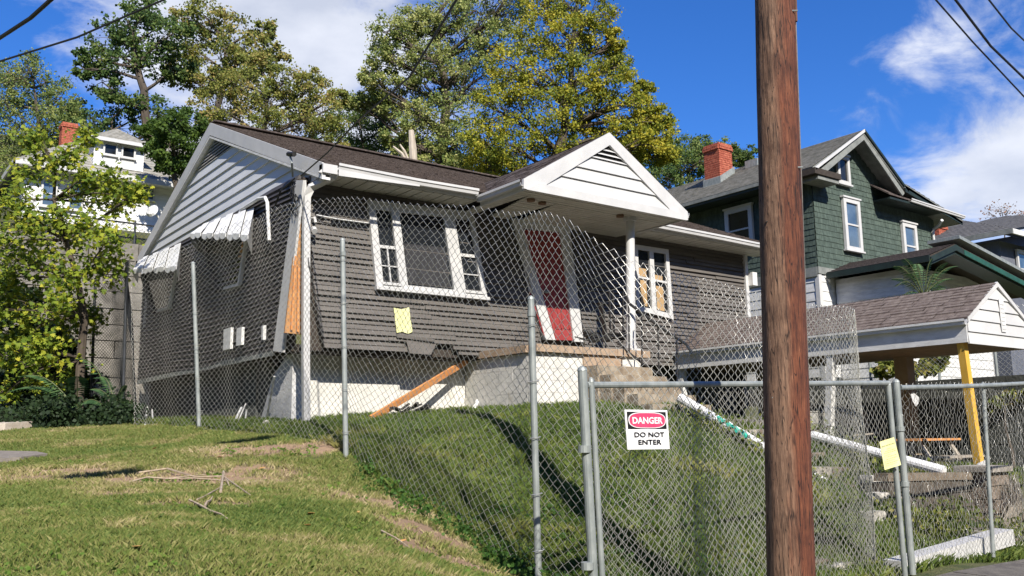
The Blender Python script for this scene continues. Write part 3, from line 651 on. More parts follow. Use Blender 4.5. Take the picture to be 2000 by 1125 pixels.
# side awnings
def awning(tl, tr, br, bl, n, parent):
    a, b_, c_, d = tl, tr, br, bl
    AWN = mat('faded_white_awning', (.62, .62, .60), .55, (.76, .76, .75), scale=3, dirt=((.45, .43, .40), 7, .6))
    ck = MB()
    for (w0, e0) in ((a, d), (b_, c_)): ck.poly([w0, e0, e0+Vector((0, 0, -.11)), Vector((w0.x, w0.y, e0.z-.11))], (0, .01, 0))
    parent = ck.build('awning', AWN, parent)
    for i in range(n):
        u0, u1 = i/n, (i+1)/n
        p0, p1, p2, p3 = lerp(a, b_, u0), lerp(a, b_, u1), lerp(d, c_, u1), lerp(d, c_, u0)
        lift = Vector((-.02 if i % 2 else 0, 0, .02 if i % 2 else 0))
        MB().poly([p0+lift, p1+lift, p2+lift, p3+lift], (.012, 0, .012)).build('awning_slat', AWN, parent)
        # scalloped valance
        dn_ = Vector((0, 0, -.11)); pts = [p3+lift, p2+lift]
        for k_ in range(5):
            t_ = k_/4; e = lerp(p2, p3, t_)+lift+dn_*(.55+.45*math.sin(math.pi*t_)); pts.append(e)
        MB().poly(pts, (.01, 0, 0)).build('awning_valance', AWN, parent)
awning(P(388, 444, X=5.64), P(496, 403, X=5.64), P(484, 459, X=5.15), P(372, 456, X=5.15), 9, house)
awning(P(272, 508, X=5.62), P(354, 477, X=5.62), P(346, 522, X=5.2), P(260, 526, X=5.2), 8, house)
def side_window(q, parent):
    MB().poly(q, (.02, 0, 0)).build('pane', GLASS, parent)
    c_ = [q[0]+Vector((-.03, 0, 0)), q[1]+Vector((-.03, 0, 0)), q[2]+Vector((-.03, 0, 0)), q[3]+Vector((-.03, 0, 0))]
    for (i, j, m_) in ((1, 2, WHITE), (3, 2, WHITE), (0, 3, SIDING2)):
        MB().bar(c_[i] if i != 3 else lerp(c_[3], c_[2], .35), c_[j], .07 if i != 3 else .05, .06, up=(1, 0, 0)).build('window_trim', m_, parent)
side_window([P(395, 470, X=5.6), P(489, 445, X=5.6), P(471, 556, X=5.56), P(428, 568, X=5.56)], house)
side_window([P(280, 538, X=5.58), P(350, 520, X=5.58), P(334, 601, X=5.55), P(300, 612, X=5.55)], house)
MB().poly([P(452, 545, X=5.58), P(474, 470, X=5.58), P(476, 545, X=5.575), P(470, 553, X=5.575)], (.01, 0, 0)).build('window_plywood', OSB, house)
# conduit mast, service head, small fittings
MB().tube([P(470, 410, X=5.6), P(505, 388, X=5.55), P(518, 386, X=5.53), P(522, 396, X=5.53), P(526, 470, X=5.53)], .03, 8).build('service_conduit', WHITED, house)
MB().tube([P(572, 345, X=5.62), P(570, 318, X=5.5), P(566, 302, X=5.5)], .018, 6).build('service_bracket', STEEL, house)
MB().tube([P(563, 301, X=5.5), P(575, 301, X=5.5)], .04, 6).build('service_insulator', IRON, house)
for i in range(6):
    p0 = P(578, 345, X=5.55); pts = [p0+Vector((0, random.uniform(-.1, .3)*k_/5, random.uniform(-.18, .05)-.09*k_)) + Vector((-.05*math.sin(k_), 0, 0)) for k_ in range(7)]
    MB().tube(pts, .008, 4).build('loose_cable', CABLE, house)
MB().tube([P(577, 347, X=5.5), P(548, 372, X=5.5), P(538, 400, X=5.55), P(530, 420, X=5.55), P(512, 470, X=5.55)], .015, 5).build('loose_cable', CABLE, house)
for (a, b_) in (((430, 645), (452, 680)), ((455, 643), (474, 672)), ((503, 638), (517, 662))):
    p, q_ = P(*a, X=5.52), P(*b_, X=5.52); MB().box((5.53, min(p.y, q_.y)+.1, min(p.z, q_.z)), (5.58, max(p.y, q_.y)-.15, max(p.z, q_.z))).build('meter_box', WHITED, house)
p = P(612, 435, Y=12.9); bb = MB(); bb.tube([p+Vector((0, .08, .08)), p+Vector((.02, 0, .08)), p+Vector((.03, -.02, 0))], .025, 8); bb.tube([p+Vector((.0, -.02, -.1)), p+Vector((-.02, -.1, -.16))], .045, 10); bb.build('floodlight', WHITE, house)
# siding shadow board above window row (loose white cable)
MB().tube([P(618, 420, Y=12.9), P(660, 428, Y=12.88), P(720, 436, Y=12.9)], .012, 5).build('loose_cable', WHITED, house)
# satellite dish like lamp at far rear
# notice paper on siding
o = MB().poly([P(769, 601, Y=12.95), P(784, 604, Y=12.95), P(799, 600, Y=12.95), P(802, 625, Y=12.95), P(806, 648, Y=12.95), P(797, 652, Y=12.95), P(786, 648, Y=12.95), P(775, 650, Y=12.95), P(772, 626, Y=12.95)], (0, .006, 0)).build('notice', PAPER)
tag(o, 'crumpled pale yellow notice stuck on the grey siding under the picture window', 'notice')

# porch steps
st = thing('porch_steps', 'weathered tan concrete steps descending from the front porch', 'steps', (10.9, 11.3, 2.1))
for i in range(5):
    z1 = 2.80-.17*i; y1 = 11.48-.26*i
    MB().box((10.2+.05*i, y1-.27, 1.5), (11.5+.07*i, y1-.002, z1)).build('step', mat('tan_weathered_step', (.17, .13, .09), .9, ((.26, .21, .15), (.35, .30, .23)), scale=5, detail=8, bump=.6, bscale=20), st)
st = thing('garden_steps', 'long flight of brown stone steps climbing the grass bank from the gate', 'steps', (11.6, 7.5, .8))
for i in range(11):
    y0 = 5.35+.42*i; x0 = 11.25; zt = h1(11.7, y0+.2)+.06
    if y0 > 9.9: break
    for k_ in range(3):
        w_ = .42; MB().box((x0+k_*w_+random.uniform(0, .02), y0+random.uniform(-.02, .02), zt-.3), (x0+(k_+1)*w_-.01, y0+.41, zt+random.uniform(-.015, .015))).build('step_stone', STONE if random.random() < .7 else CONC, st)
# iron railing
rl = thing('iron_railing', 'bent black iron handrail dropping beside the porch steps', 'railing', (11.8, 11, 2.6))
r1 = [P(1222, 575, Y=11.6), P(1228, 592, Y=11.5), P(1290, 640, Y=11.2), P(1340, 672, Y=11.0), P(1352, 690, Y=10.9)]
MB().tube(r1, .025, 6).build('handrail', IRON, rl)
r2 = [P(1205, 668, Y=11.5), P(1252, 708, Y=11.3), P(1305, 742, Y=11.1), P(1330, 775, Y=10.9)]
MB().tube(r2, .018, 6).build('lower_rail', IRON, rl)
for (a, b_) in (((1253, 612), (1254, 708)), ((1285, 636), (1287, 730)), ((1322, 664), (1323, 772)), ((1228, 592), (1229, 688))):
    MB().tube([P(*a, Y=11.25), P(*b_, Y=11.2)], .015, 5).build('baluster', IRON, rl)
hb = thing('fallen_railing', 'tangled pile of black railing and bags lying on the porch floor', 'railing', (10.8, 12, 3.2))
for i in range(26):
    a = P(random.uniform(1140, 1225), random.uniform(648, 668), Y=11.8+random.uniform(-.1, .3)); b_ = a+Vector((random.uniform(-.35, .35), random.uniform(-.15, .15), random.uniform(-.08, .08)))
    a.z = max(a.z, 3.15); b_.z = max(b_.z, 3.15)
    MB().tube([a, b_], .012, 5).build('bar', IRON, hb)
for (px, py, r) in ((1148, 650, .12), (1160, 660, .14), (1215, 655, .10), (1185, 662, .1)):
    p = P(px, py, Y=12.1); me = bmesh.new(); bmesh.ops.create_icosphere(me, subdivisions=2, radius=r)
    for v_ in me.verts: v_.co *= random.uniform(.75, 1.15); v_.co.z *= .7; v_.co += p
    d_ = bpy.data.meshes.new('plastic_bag'); me.to_mesh(d_); me.free(); d_.materials.append(IRON); o = bpy.data.objects.new('plastic_bag', d_); C.objects.link(o); o.parent = hb; o.matrix_parent_inverse = Matrix.Translation(-hb.location)
for (a, b_, w_) in (((1172, 590), (1182, 655), .10), ((1190, 570), (1192, 660), .03), ((1197, 570), (1199, 660), .03), ((1217, 570), (1217, 655), .02)):
    MB().bar(P(*a, Y=12.2), P(*b_, Y=12.2), w_, .03).build('post', IRON, hb)
# loose lumber and debris
o = MB().bar(P(724, 812, Y=12.7)-Vector((0, 0, .05)), P(912, 705, Y=13.3), .04, .11, up=(0, -.2, 1)).build('timber_plank', LUMBER); tag(o, 'orange timber plank leaning diagonally against the white foundation wall', 'plank')
o = MB().tube([P(936, 698, Y=13.3), P(930, 740, Y=13.3), P(934, 780, Y=13.2), P(925, 800, Y=13.0)], .035, 8).build('drain_pipe', WHITED); tag(o, 'short white drain pipe standing against the foundation by the porch', 'pipe')
o = MB()
for i in range(14):
    a = P(random.uniform(778, 828), random.uniform(797, 808), Y=12.7); o.bar(a, a+Vector((random.uniform(-.25, .25), random.uniform(-.2, .2), random.uniform(-.05, .1))), .05, .03)
o = o.build('debris_pile', IRON); tag(o, 'small heap of black debris at the foot of the white foundation wall', 'debris')
def rocks(name, spots, m_, label, cat, parent_label=None):
    for (p, r) in spots:
        me = bmesh.new(); bmesh.ops.create_icosphere(me, subdivisions=2, radius=r)
        sx, sy, sz = random.uniform(.8, 1.4), random.uniform(.8, 1.4), random.uniform(.5, .8)
        for v_ in me.verts: v_.co = Vector((v_.co.x*sx, v_.co.y*sy, v_.co.z*sz))*random.uniform(.85, 1.12)+p
        d_ = bpy.data.meshes.new(name); me.to_mesh(d_); me.free(); d_.materials.append(m_); o = bpy.data.objects.new(name, d_); C.objects.link(o); tag(o, label, cat, group='pale rubble by the foundation')
sp = []
for (px, py) in ((878, 806), (905, 804), (930, 803), (960, 800), (520, 835), (500, 838), (540, 832)):
    p = P(px, py, D=14.2); p.z = h1(p.x, p.y)+.01; sp.append((p, random.uniform(.06, .10)))
RL = ['pale masonry chunk left of the white pipe below the foundation', 'pale masonry chunk nearest the foot of the white drain pipe', 'pale masonry chunk just right of the white drain pipe', 'pale masonry chunk in front of the left corner of the porch plinth', 'pale chunk in the middle of three at the grey foundation corner', 'pale chunk leftmost of three at the grey foundation corner', 'pale chunk rightmost of three at the grey foundation corner']
for q_, l_ in zip(sp, RL): rocks('rubble_chunk', [q_], PALE, l_, 'rubble')
for i, ((x0, y0), (x1, y1)) in enumerate((((462, 832), (480, 788)), ((455, 832), (472, 795)), ((478, 832), (482, 800)), ((283, 825), (288, 795)), ((300, 828), (297, 800)), ((520, 790), (536, 735)))):
    a, b_ = P(x0, y0, D=15.2), P(x1, y1, X=5.6); a.z = h1(a.x, a.y)-.02
    o = MB().bar(a, b_, .03, .02).build('wooden_stake', WHITED)
    tag(o, ['thin pale stake leaning on the dark basement wall, longest of the three together', 'thin pale stake leaning on the dark basement wall, left of the longest', 'thin pale upright stake, rightmost of the three at the basement wall', 'short pale stake at the far rear corner of the basement wall', 'short pale stake just right of the one at the rear corner', 'pale lath leaning beside the grey foundation corner'][i], 'stake')
# big fallen plank top-right strip (white rail) from photo: shelter rake handled below
# ------------------------------------------------------------------ walkway shelter on the right
sh = thing('walkway_shelter', 'low open shelter with faded brown shingle roof, white gable end and yellow posts', 'shelter', (15, 10, 1))
SX0, SXR, SX1 = 14.0, 15.06, 16.14; SY0, SY1 = 6.9, 13.2; ez, rz = 3.36, 4.0
for sgn in (-1, 1):
    xe = SX0 if sgn < 0 else SX1
    MB().poly([(xe, SY0, ez), (SXR, SY0, rz), (SXR, SY0, rz-.05), (xe, SY0, ez-.05)], (0, SY1-SY0, 0)).build('roof_deck', DARKW, sh)
    bb = MB(); nC = 11
    for i in range(nC):
        t0, t1 = i/nC, (i+1.05)/nC; x0 = lerp(xe+sgn*.04, SXR, t0); x1 = lerp(xe+sgn*.04, SXR, t1); z0 = lerp(ez-.02, rz, t0); z1 = lerp(ez-.02, rz, t1); y = SY0-.04
        while y < SY1:
            yy = min(y+random.uniform(.24, .34), SY1); s_ = random.uniform(.018, .034); b0 = len(bb.v)
            bb.v += [(x0, y, z0+s_), (x0, yy, z0+s_), (x1, yy, z1+.014), (x1, y, z1+.014), (x0, y, z0), (x0, yy, z0)]
            bb.f += [(b0, b0+1, b0+2, b0+3), (b0, b0+4, b0+5, b0+1)]; y = yy+.008
    bb.build('roof_shingles', ROOF2, sh, kind='stuff')
MB().poly([(SX0-.02, SY1, ez-.04), (SXR, SY1, rz+.03), (SXR, SY1, rz-.05), (SX0-.02, SY1, ez-.12)], (0, .05, 0)).build('rake_board', WHITE, sh)
for sgn in (-1, 1):
    xe = SX0-.02 if sgn < 0 else SX1+.02
    MB().poly([(xe, SY0-.04, ez+.0), (SXR, SY0-.04, rz+.02), (SXR, SY0-.04, rz-.06), (xe, SY0-.04, ez-.07)], (0, .035, 0)).build('rake_board', WHITE, sh)
    for j in range(1):
        MB().box((xe-.01 if sgn > 0 else xe-.01, SY0, ez-.38), (xe+.01, SY1, ez-.07)).build('eave_fascia', WHITED, sh)
gutter('gutter', [(SX0-.03, SY0-.02, ez-.11), (SX0-.03, SY1, ez-.11)], WHITED, sh, w_=.09, h_=.09, side=Vector((-1, 0, 0)))
z = ez-.40; sl2 = (rz-ez)/(SXR-SX0)
while z < rz-.1:
    zt = min(z+.19, rz-.06)
    def hx2(zz): return min(SXR-SX0, max(0, (rz-.03-zz)/sl2))
    MB().poly([(SXR-hx2(z), SY0-.022, z), (SXR+hx2(z), SY0-.022, z), (SXR+hx2(zt), SY0, zt), (SXR-hx2(zt), SY0, zt)], (0, .03, 0)).build('gable_board', WHITE, sh); z += .19
for i in range(7):
    MB().box((SXR+.02, SY0-.04, ez-.12+i*.068), (SXR+.13, SY0-.025, ez-.12+i*.068+.03)).build('vent_slat', WHITED, sh)
MB().box((SXR, SY0-.034, ez-.16), (SXR+.15, SY0-.026, ez+.38)).build('vent_plate', WHITED, sh)
for i in range(16):
    y0 = SY0+.03+i*.39
    MB().box((SX0, y0, ez-.37), (SX1, y0+.38, ez-.355)).build('ceiling_board', mat('brown_ceiling_board', (.16, .12, .085), .8, (.24, .18, .13), scale=5), sh)
pt_, pb_ = P(1878, 664, Y=7.05), P(1912, 906, Y=7.05)
MB().bar(pt_, pb_+Vector((.0, 0, .0)), .12, .11, up=(0, 1, 0)).build('post', YEL, sh)
MB().bar((15.95, 12.3, 1.0), (15.95, 12.3, 3.0), .2, .2, up=(0, 1, 0)).build('post', mat('brown_post', (.25, .19, .12), .8, (.32, .25, .17), scale=5), sh)
MB().box((15.7, 8.9, 1.0), (15.95, 9.15, 3.0)).build('post', MATS['brown_post'], sh)
MB().bar(P(1625, 668, X=14.05), P(1619, 862, X=14.05), .12, .12, up=(0, 1, 0)).build('post', WHITED, sh, label='white painted shelter post with peeling paint')
MB().bar((14.1, 12.9, 1.2), (14.1, 12.9, 3.0), .12, .12, up=(0, 1, 0)).build('post', WHITED, sh)
# block wall under the shelter
bw = thing('block_wall', 'grey concrete block wall behind the shelter posts', 'wall', (16, 10, 1))
def blockwall(parent, x0, x1, y, z0, z1, m_, bw_=.4, bh=.2, axis='x', th=.2):
    z = z0; r = 0
    while z < z1-.02:
        a = x0-(bw_/2 if r % 2 else 0)
        while a < x1:
            s0, s1 = max(a, x0), min(a+bw_-.012, x1)
            if s1-s0 > .04:
                j = random.uniform(-.006, .006)
                if axis == 'x': MB().box((s0, y+j, z), (s1, y+th, min(z+bh-.012, z1))).build('concrete_block', m_, parent)
                else: MB().box((y+j, s0, z), (y+th, s1, min(z+bh-.012, z1))).build('concrete_block', m_, parent)
            a += bw_
        z += bh; r += 1
blockwall(bw, 13.3, 15.6, 9.7, 1.0, 2.02, CONCL)
MB().box((13.3, 9.72, .9), (15.6, 9.88, 2.0)).build('wall_core', MORTAR, bw)
bw2 = thing('side_block_wall', 'dark shaded block wall closing the yard beyond the yellow post', 'wall', (16.8, 8, 1))
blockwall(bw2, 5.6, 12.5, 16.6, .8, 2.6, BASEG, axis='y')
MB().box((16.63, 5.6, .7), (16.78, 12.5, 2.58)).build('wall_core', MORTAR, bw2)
# dry stone retaining wall and pillar
rw = thing('retaining_wall', 'low dark timber and stone retaining wall below the picnic table', 'wall', (12.5, 6.6, .2))
for r in range(5):
    z0 = .0+r*.2; x = 10.75+random.uniform(0, .1)
    while x < 13.2:
        l = random.uniform(.3, .6); MB().box((x, 6.52+random.uniform(-.03, .03), z0), (min(x+l, 13.2), 6.85, z0+.185)).build('wall_stone', mat('dark_stone', (.05, .04, .032), .95, (.12, .10, .08), scale=6, bump=.8, bscale=16, bdist=.05), rw); x += l+.015
MB().box((10.8, 6.6, -.2), (13.3, 6.95, .98)).build('wall_core', BLACK, rw)
MB().bar((10.8, 6.6, 1.06), (13.1, 6.6, 1.0), .2, .1).build('coping_timber', mat('rotten_timber', (.12, .09, .06), .95, (.2, .16, .12), scale=8, bump=.5), rw)
pl = thing('stone_pillar', 'stone gate pillar at the right end of the retaining wall', 'pillar', (13.2, 6.5, 0))
for r in range(6):
    z0 = -.05+r*.185
    MB().box((12.95+random.uniform(-.02, .02), 6.25+random.uniform(-.03, .03), z0), (13.45+random.uniform(-.03, .03), 6.7, z0+.172)).build('pillar_stone', STONE, pl)
MB().box((12.9, 6.2, 1.06), (13.5, 6.75, 1.14)).build('pillar_cap', CONC, pl)
# stones at the foot of the bank
labs = 'rough stone at the foot of the grass bank behind the gate'
sp = []
for (px, py, r, y) in ((1590, 1105, .12, 5.5), (1625, 1118, .14, 5.4), (1660, 1085, .12, 5.9), (1690, 1112, .15, 5.5), (1720, 1075, .14, 5.9), (1750, 1010, .13, 6.3), (1770, 1060, .13, 6.0), (1800, 1085, .15, 5.9), (1825, 1040, .14, 6.2), (1700, 1010, .14, 6.3), (1715, 975, .14, 6.6), (1735, 1040, .12, 6.2), (1850, 1060, .12, 6.0), (1610, 1090, .1, 5.8), (1700, 940, .14, 7.0), (1640, 1110, .1, 5.4)):
    p = P(px, py, Y=y); sp.append((p, r))
ORD = 'first second third fourth fifth sixth seventh eighth ninth tenth eleventh twelfth thirteenth fourteenth fifteenth sixteenth'.split()
for si, (p, r) in enumerate(sorted(sp, key=lambda e: project(*e[0])[0])):
    bb = bmesh.new(); bmesh.ops.create_cube(bb, size=1); bmesh.ops.subdivide_edges(bb, edges=bb.edges[:], cuts=2, use_grid_fill=True)
    sx, sy, sz = r*random.uniform(1.6, 2.4), r*1.6, r*random.uniform(1.0, 1.3)
    for v_ in bb.verts:
        n_l = v_.co.length; v_.co = Vector((v_.co.x*sx, v_.co.y*sy, v_.co.z*sz))*(1-.12*max(0, n_l-.6)*2)*random.uniform(.93, 1.06)+p
    d_ = bpy.data.meshes.new('wall_stone'); bb.to_mesh(d_); bb.free(); d_.materials.append(random.choice([STONE, CONC, PALE])); o = bpy.data.objects.new('rough_stone', d_); C.objects.link(o); tag(o, ORD[si]+' rough stone from the left at the foot of the bank behind the gate', 'stone', group='rough stones at the foot of the bank')
# picnic table
tb = thing('picnic_table', 'orange brown wooden picnic table under the shelter', 'table', (13.6, 8.3, .9))
ct = P(1822, 858, Y=8.2)
for i in range(5):
    MB().box((ct.x-.75, 8.0+i*.13, ct.z-.02), (ct.x+.55, 8.0+i*.13+.12, ct.z+.015)).build('table_board', LUMBER, tb)
for x in (-.55, .4):
    for s_ in (-1, 1): MB().bar((ct.x+x, 8.3+s_*.15, ct.z-.02), (ct.x+x, 8.3+s_*.5, .9), .09, .04).build('leg', mat('worn_grey_wood', (.28, .24, .2), .85, (.4, .36, .3), scale=8), tb)
    MB().box((ct.x+x-.02, 7.75, ct.z-.35), (ct.x+x+.02, 8.9, ct.z-.27)).build('brace', MATS['worn_grey_wood'], tb)
for y in (7.6, 8.85): MB().box((ct.x-.7, y, ct.z-.3), (ct.x+.5, y+.24, ct.z-.265)).build('bench_board', MATS['worn_grey_wood'], tb)
# white pipes / rails lying on the bank
def ribpipe(name, a, b_, r, label, cat, m_=PLASTIC, n=12):
    a, b_ = Vector(a), Vector(b_); o = MB().tube([lerp(a, b_, t_) for t_ in (0, .5, 1)], r, n, True).build(name, m_); return tag(o, label, cat)
ribpipe('white_column', P(1328, 777, X=10.9), P(1640, 962, X=11.3), .075, 'long white fallen porch column lying down the grass bank beside the steps', 'column')
ribpipe('white_column', P(1586, 850, X=12.3), P(1845, 920, X=12.5), .07, 'shorter white fallen column lying right of the stone steps', 'column')
# wrapped teal strip
tw = []
for i in range(9): tw.append(P(1408+i*8, 823+i*5+(4 if i % 2 else -2), X=10.93)+Vector((-.07, 0, .06)))
o = MB().tube(tw, [.02, .05, .03, .05, .03, .05, .03, .04, .01], 6).build('teal_cloth', TEALR); tag(o, 'teal cloth strip wrapped round the long fallen white column', 'cloth')
p = P(955, 914, X=6.9); 
o = MB().tube([P(946, 908, X=6.6), P(952, 912, X=6.6)+Vector((0, 0, .02)), P(958, 915, X=6.6), P(963, 920, X=6.6)], [.02, .045, .03, .015], 6).build('teal_rag', TEALR); tag(o, 'small teal rag lying in the grass behind the tall fence', 'rag')
# big white downspout piece on the ground by the fence
o = MB().bar(P(1790, 1125, Y=5.10)+Vector((-.4, 0, .10)), P(1965, 1065, Y=5.2)+Vector((0, 0, .10)), .2, .17).build('fallen_downspout', WHITE); tag(o, 'large white box-shaped metal length lying along the foot of the right fence', 'downspout')
o = MB().tube([P(1835, 728, Y=9.6), P(1836, 900, Y=9.6)], .03, 6).build('fence_pipe', STEEL); tag(o, 'thin grey pipe standing under the shelter right of the brown post', 'pipe')
o = MB().poly([P(1913, 905, Y=6.9), P(1928, 898, Y=6.9), P(1924, 912, Y=6.9), P(1910, 915, Y=6.9)], (0, .03, 0)).build('paper_scrap', WHITE); tag(o, 'small white scrap below the foot of the yellow post', 'scrap')
o = MB().poly([P(1779, 770, Y=4.95), P(1786, 768, Y=4.95), P(1795, 776, Y=4.95), P(1794, 788, Y=4.95), P(1789, 794, Y=4.95), P(1783, 784, Y=4.95)], (0, .004, 0)).build('paper_scrap', WHITE); tag(o, 'white paper scrap caught in the wire of the right fence', 'scrap')

# ------------------------------------------------------------------ chain link
def chainlink(name, stations, parent, m_, rad=.0023, rows=76, wave=.03, seed=1, pitch=.0375, jitter=.004, pmap=None):
    """zig-zag wires of real mesh pitch strung over a sagging surface; stations: (bottom, top) points"""
    B = np.array([[*s_[0]] for s_ in stations]); T = np.array([[*s_[1]] for s_ in stations])
    mid = (B+T)/2; dl = np.r_[0, np.cumsum(np.linalg.norm(np.diff(mid, axis=0), axis=1))]; Ltot = dl[-1]
    uu = np.linspace(0, Ltot, 2000); pf = np.interp(uu/Ltot, [a for a, b in pmap], [b for a, b in pmap]) if pmap else np.full(2000, pitch)
    cnt = np.r_[0, np.cumsum((1/pf[1:]+1/pf[:-1])/2*np.diff(uu))]; n = int(cnt[-1])
    ns = 1200; tt = np.linspace(0, Ltot, ns)
    def smooth(A):
        o = np.stack([np.interp(tt, dl, A[:, c_]) for c_ in range(3)], 1); kk = max(3, int(.35/Ltot*ns)); ker = np.hanning(kk+2)[1:-1]; ker /= ker.sum()
        pad = np.pad(o, ((kk, kk), (0, 0)), 'reflect', reflect_type='odd'); return np.stack([np.convolve(pad[:, c_], ker, 'same')[kk:-kk] for c_ in range(3)], 1)
    Bs, Ts = smooth(B), smooth(T)
    def ev(u, v_):     # u arclength, v 0..1
        b0 = np.stack([np.interp(u, tt, Bs[:, c_]) for c_ in range(3)], -1); t0 = np.stack([np.interp(u, tt, Ts[:, c_]) for c_ in range(3)], -1)
        p = b0*(1-v_[..., None])+t0*v_[..., None]
        du = np.stack([np.interp(np.clip(u+.05, 0, Ltot), tt, Bs[:, c_])-np.interp(np.clip(u-.05, 0, Ltot), tt, Bs[:, c_]) for c_ in range(3)], -1)
        nrm = np.stack([-du[..., 1], du[..., 0], 0*du[..., 0]], -1); nrm /= np.linalg.norm(nrm, axis=-1, keepdims=True)+1e-9
        wv = wave*(np.sin(u*2.3+seed)*np.sin(v_*4+seed)+.6*np.sin(u*5.1+v_*3+seed*2)+.4*np.sin(v_*9+u*1.7))
        p = p+nrm*wv[..., None]; p[..., 2] += .012*np.sin(u*3.1+seed)+.01*np.sin(v_*11+u*4); return p, nrm
    J, I = np.meshgrid(np.arange(rows+1), np.arange(n)); par = np.where((I+J) % 2 == 0, .5, -.5)
    rg = np.random.default_rng(seed); U_ = np.interp(I+par, cnt, uu); V_ = J/rows
    pts, nrm = ev(np.clip(U_, 0, Ltot), V_)
    pts = pts+nrm*(par*.006)[..., None]
    if jitter:
        pts = pts+rg.normal(0, jitter, pts.shape)*np.array([.5, .5, .6])
    m_j = rows+1
    tang = np.zeros_like(pts); tang[:, 1:-1] = pts[:, 2:]-pts[:, :-2]; tang[:, 0] = pts[:, 1]-pts[:, 0]; tang[:, -1] = pts[:, -1]-pts[:, -2]
    tang /= np.linalg.norm(tang, axis=-1, keepdims=True)+1e-9
    s1 = np.cross(tang, nrm); s1 /= np.linalg.norm(s1, axis=-1, keepdims=True)+1e-9
    V = np.stack([pts+(nrm*math.cos(a)+s1*math.sin(a))*rad for a in (0, 2.094, 4.189)], 2)   # n, m, 3, xyz
    idx = (np.arange(n)[:, None, None]*m_j+np.arange(rows)[None, :, None])*3; k_ = np.arange(3)[None, None, :]; k2 = (k_+1) % 3
    F = np.stack([idx+k_, idx+k2, idx+3+k2, idx+3+k_], -1).reshape(-1, 4)
    # knuckled tips on the selvage
    return npmesh(name, V.reshape(-1, 3), F, 4, m_, parent=parent)
def st_(top, bot, X=None, Y=None, gb=None):
    t_ = P(*top, X=X, Y=Y); b_ = P(*bot, X=X, Y=Y)
    return (b_, t_)
tf = thing('tall_chain_link_fence', 'tall sagging galvanised chain link fence draped in front of the bungalow', 'fence', (4.95, 8, .8))
S = [st_((252, 512), (262, 834), X=4.42), st_((300, 498), (296, 840), X=4.55), st_((350, 482), (345, 846), X=4.65), st_((480, 428), (450, 852), X=4.82), st_((575, 393), (560, 862), X=4.9), st_((640, 386), (620, 872), X=4.93), st_((700, 384), (677, 894), X=4.96), st_((800, 396), (765, 965), X=5.02), st_((950, 404), (900, 1044), X=5.0), st_((1040, 413), (1000, 1128), X=4.97)]
def stz(top, x, y, zb_=None, lean=(0, 0)):
    t_ = P(*top, Y=y); return (Vector((t_.x+lean[0], y+lean[1], (h1(t_.x, y)+.02) if zb_ is None else zb_)), t_)
t1 = P(1110, 428, X=4.95); S.append((Vector((4.97, t1.y-.05, h1(4.97, t1.y)+.02)), t1))
S += [stz((1180, 472), 0, 5.30), stz((1240, 505), 0, 5.22), stz((1325, 534), 0, 5.2), stz((1453, 563), 0, 5.2), stz((1590, 596), 0, 5.22)]
c0 = P(1650, 598, Y=5.3); 
for k_, (dx_, dy_) in enumerate(((0, 0), (.16, .04), (.30, .14), (.38, .30), (.36, .5), (.26, .64))):
    x_, y_ = c0.x+dx_, 5.26+dy_; S.append((Vector((x_+.05+.03*k_, y_, h1(x_, 5.3)+.03)), Vector((x_, y_, c0.z-.01*k_))))
chainlink('chain_link_mesh', S, tf, WIRE, rad=.0034, rows=68, wave=.03, seed=3, pmap=[(0, .088), (.2, .084), (.45, .07), (.62, .062), (.74, .052), (.8, .044), (.93, .042), (1, .032)])
def post(top, bot, r, name='post', parent=None, m_=STEEL, dome=True):
    bb = MB(); top = Vector(top); bot = Vector(bot); bb.tube([bot, top], r, 14)
    if dome: bb.tube([top, top+(top-bot).normalized()*.02, top+(top-bot).normalized()*.035], [r*1.08, r*.9, r*.3], 12)
    return bb.build(name, m_, parent, smooth=False)
pA = post(P(377, 515, X=4.58), P(392, 838, X=4.74)-Vector((0, 0, .3)), .034, parent=tf)
pB = post(P(669, 470, X=4.90), P(677, 890, X=4.90)-Vector((0, 0, .3)), .032, parent=tf)
pC = post(P(1037, 585, X=4.90), P(1053, 1135, X=4.90)-Vector((0, 0, .5)), .030, parent=tf)
for p in ((1037, 618, 4.90), (669, 500, 4.90)):
    c_ = P(p[0]+1, p[1], X=p[2]); MB().tube([c_, c_+Vector((0, 0, .05))], .036, 14).build('sleeve', STEEL, tf)
for (pt0_, pt1_, X_) in (((377, 515), (392, 838), 4.62), ((669, 470), (677, 890), 4.90), ((1037, 585), (1053, 1135), 4.90)):
    for k_ in range(5):
        t_ = (k_+.5)/5; c_ = P(lerp(pt0_[0], pt1_[0], t_), lerp(pt0_[1], pt1_[1], t_), X=X_)
        MB().tube([c_+Vector((.05*math.cos(q_*.8), .05*math.sin(q_*.8), .004*q_)) for q_ in range(9)], .004, 4).build('wire_tie', WIRE, tf)
# rear return of the fence (dark)
rf_ = thing('rear_fence_panel', 'dark slumped chain link panel in front of the big concrete block wall', 'fence', (4, 20, 2))
S2 = [(P(176, 772, Y=21.0), P(186, 556, Y=21.0)), (P(215, 775, Y=20.6), P(215, 548, Y=20.6)), (P(242, 790, Y=20), P(236, 540, Y=20)), (P(262, 800, Y=19.3), P(246, 512, Y=19.3)), (P(268, 825, Y=18.6), P(254, 512, Y=18.6))]
chainlink('chain_link_mesh', S2, rf_, WIRED, rad=.006, rows=70, wave=.05, seed=8)
post(P(248, 515, Y=19), P(240, 790, Y=19), .03, parent=rf_, m_=WIRED)
post(P(186, 556, Y=21), P(178, 775, Y=21), .03, parent=rf_, m_=WIRED)
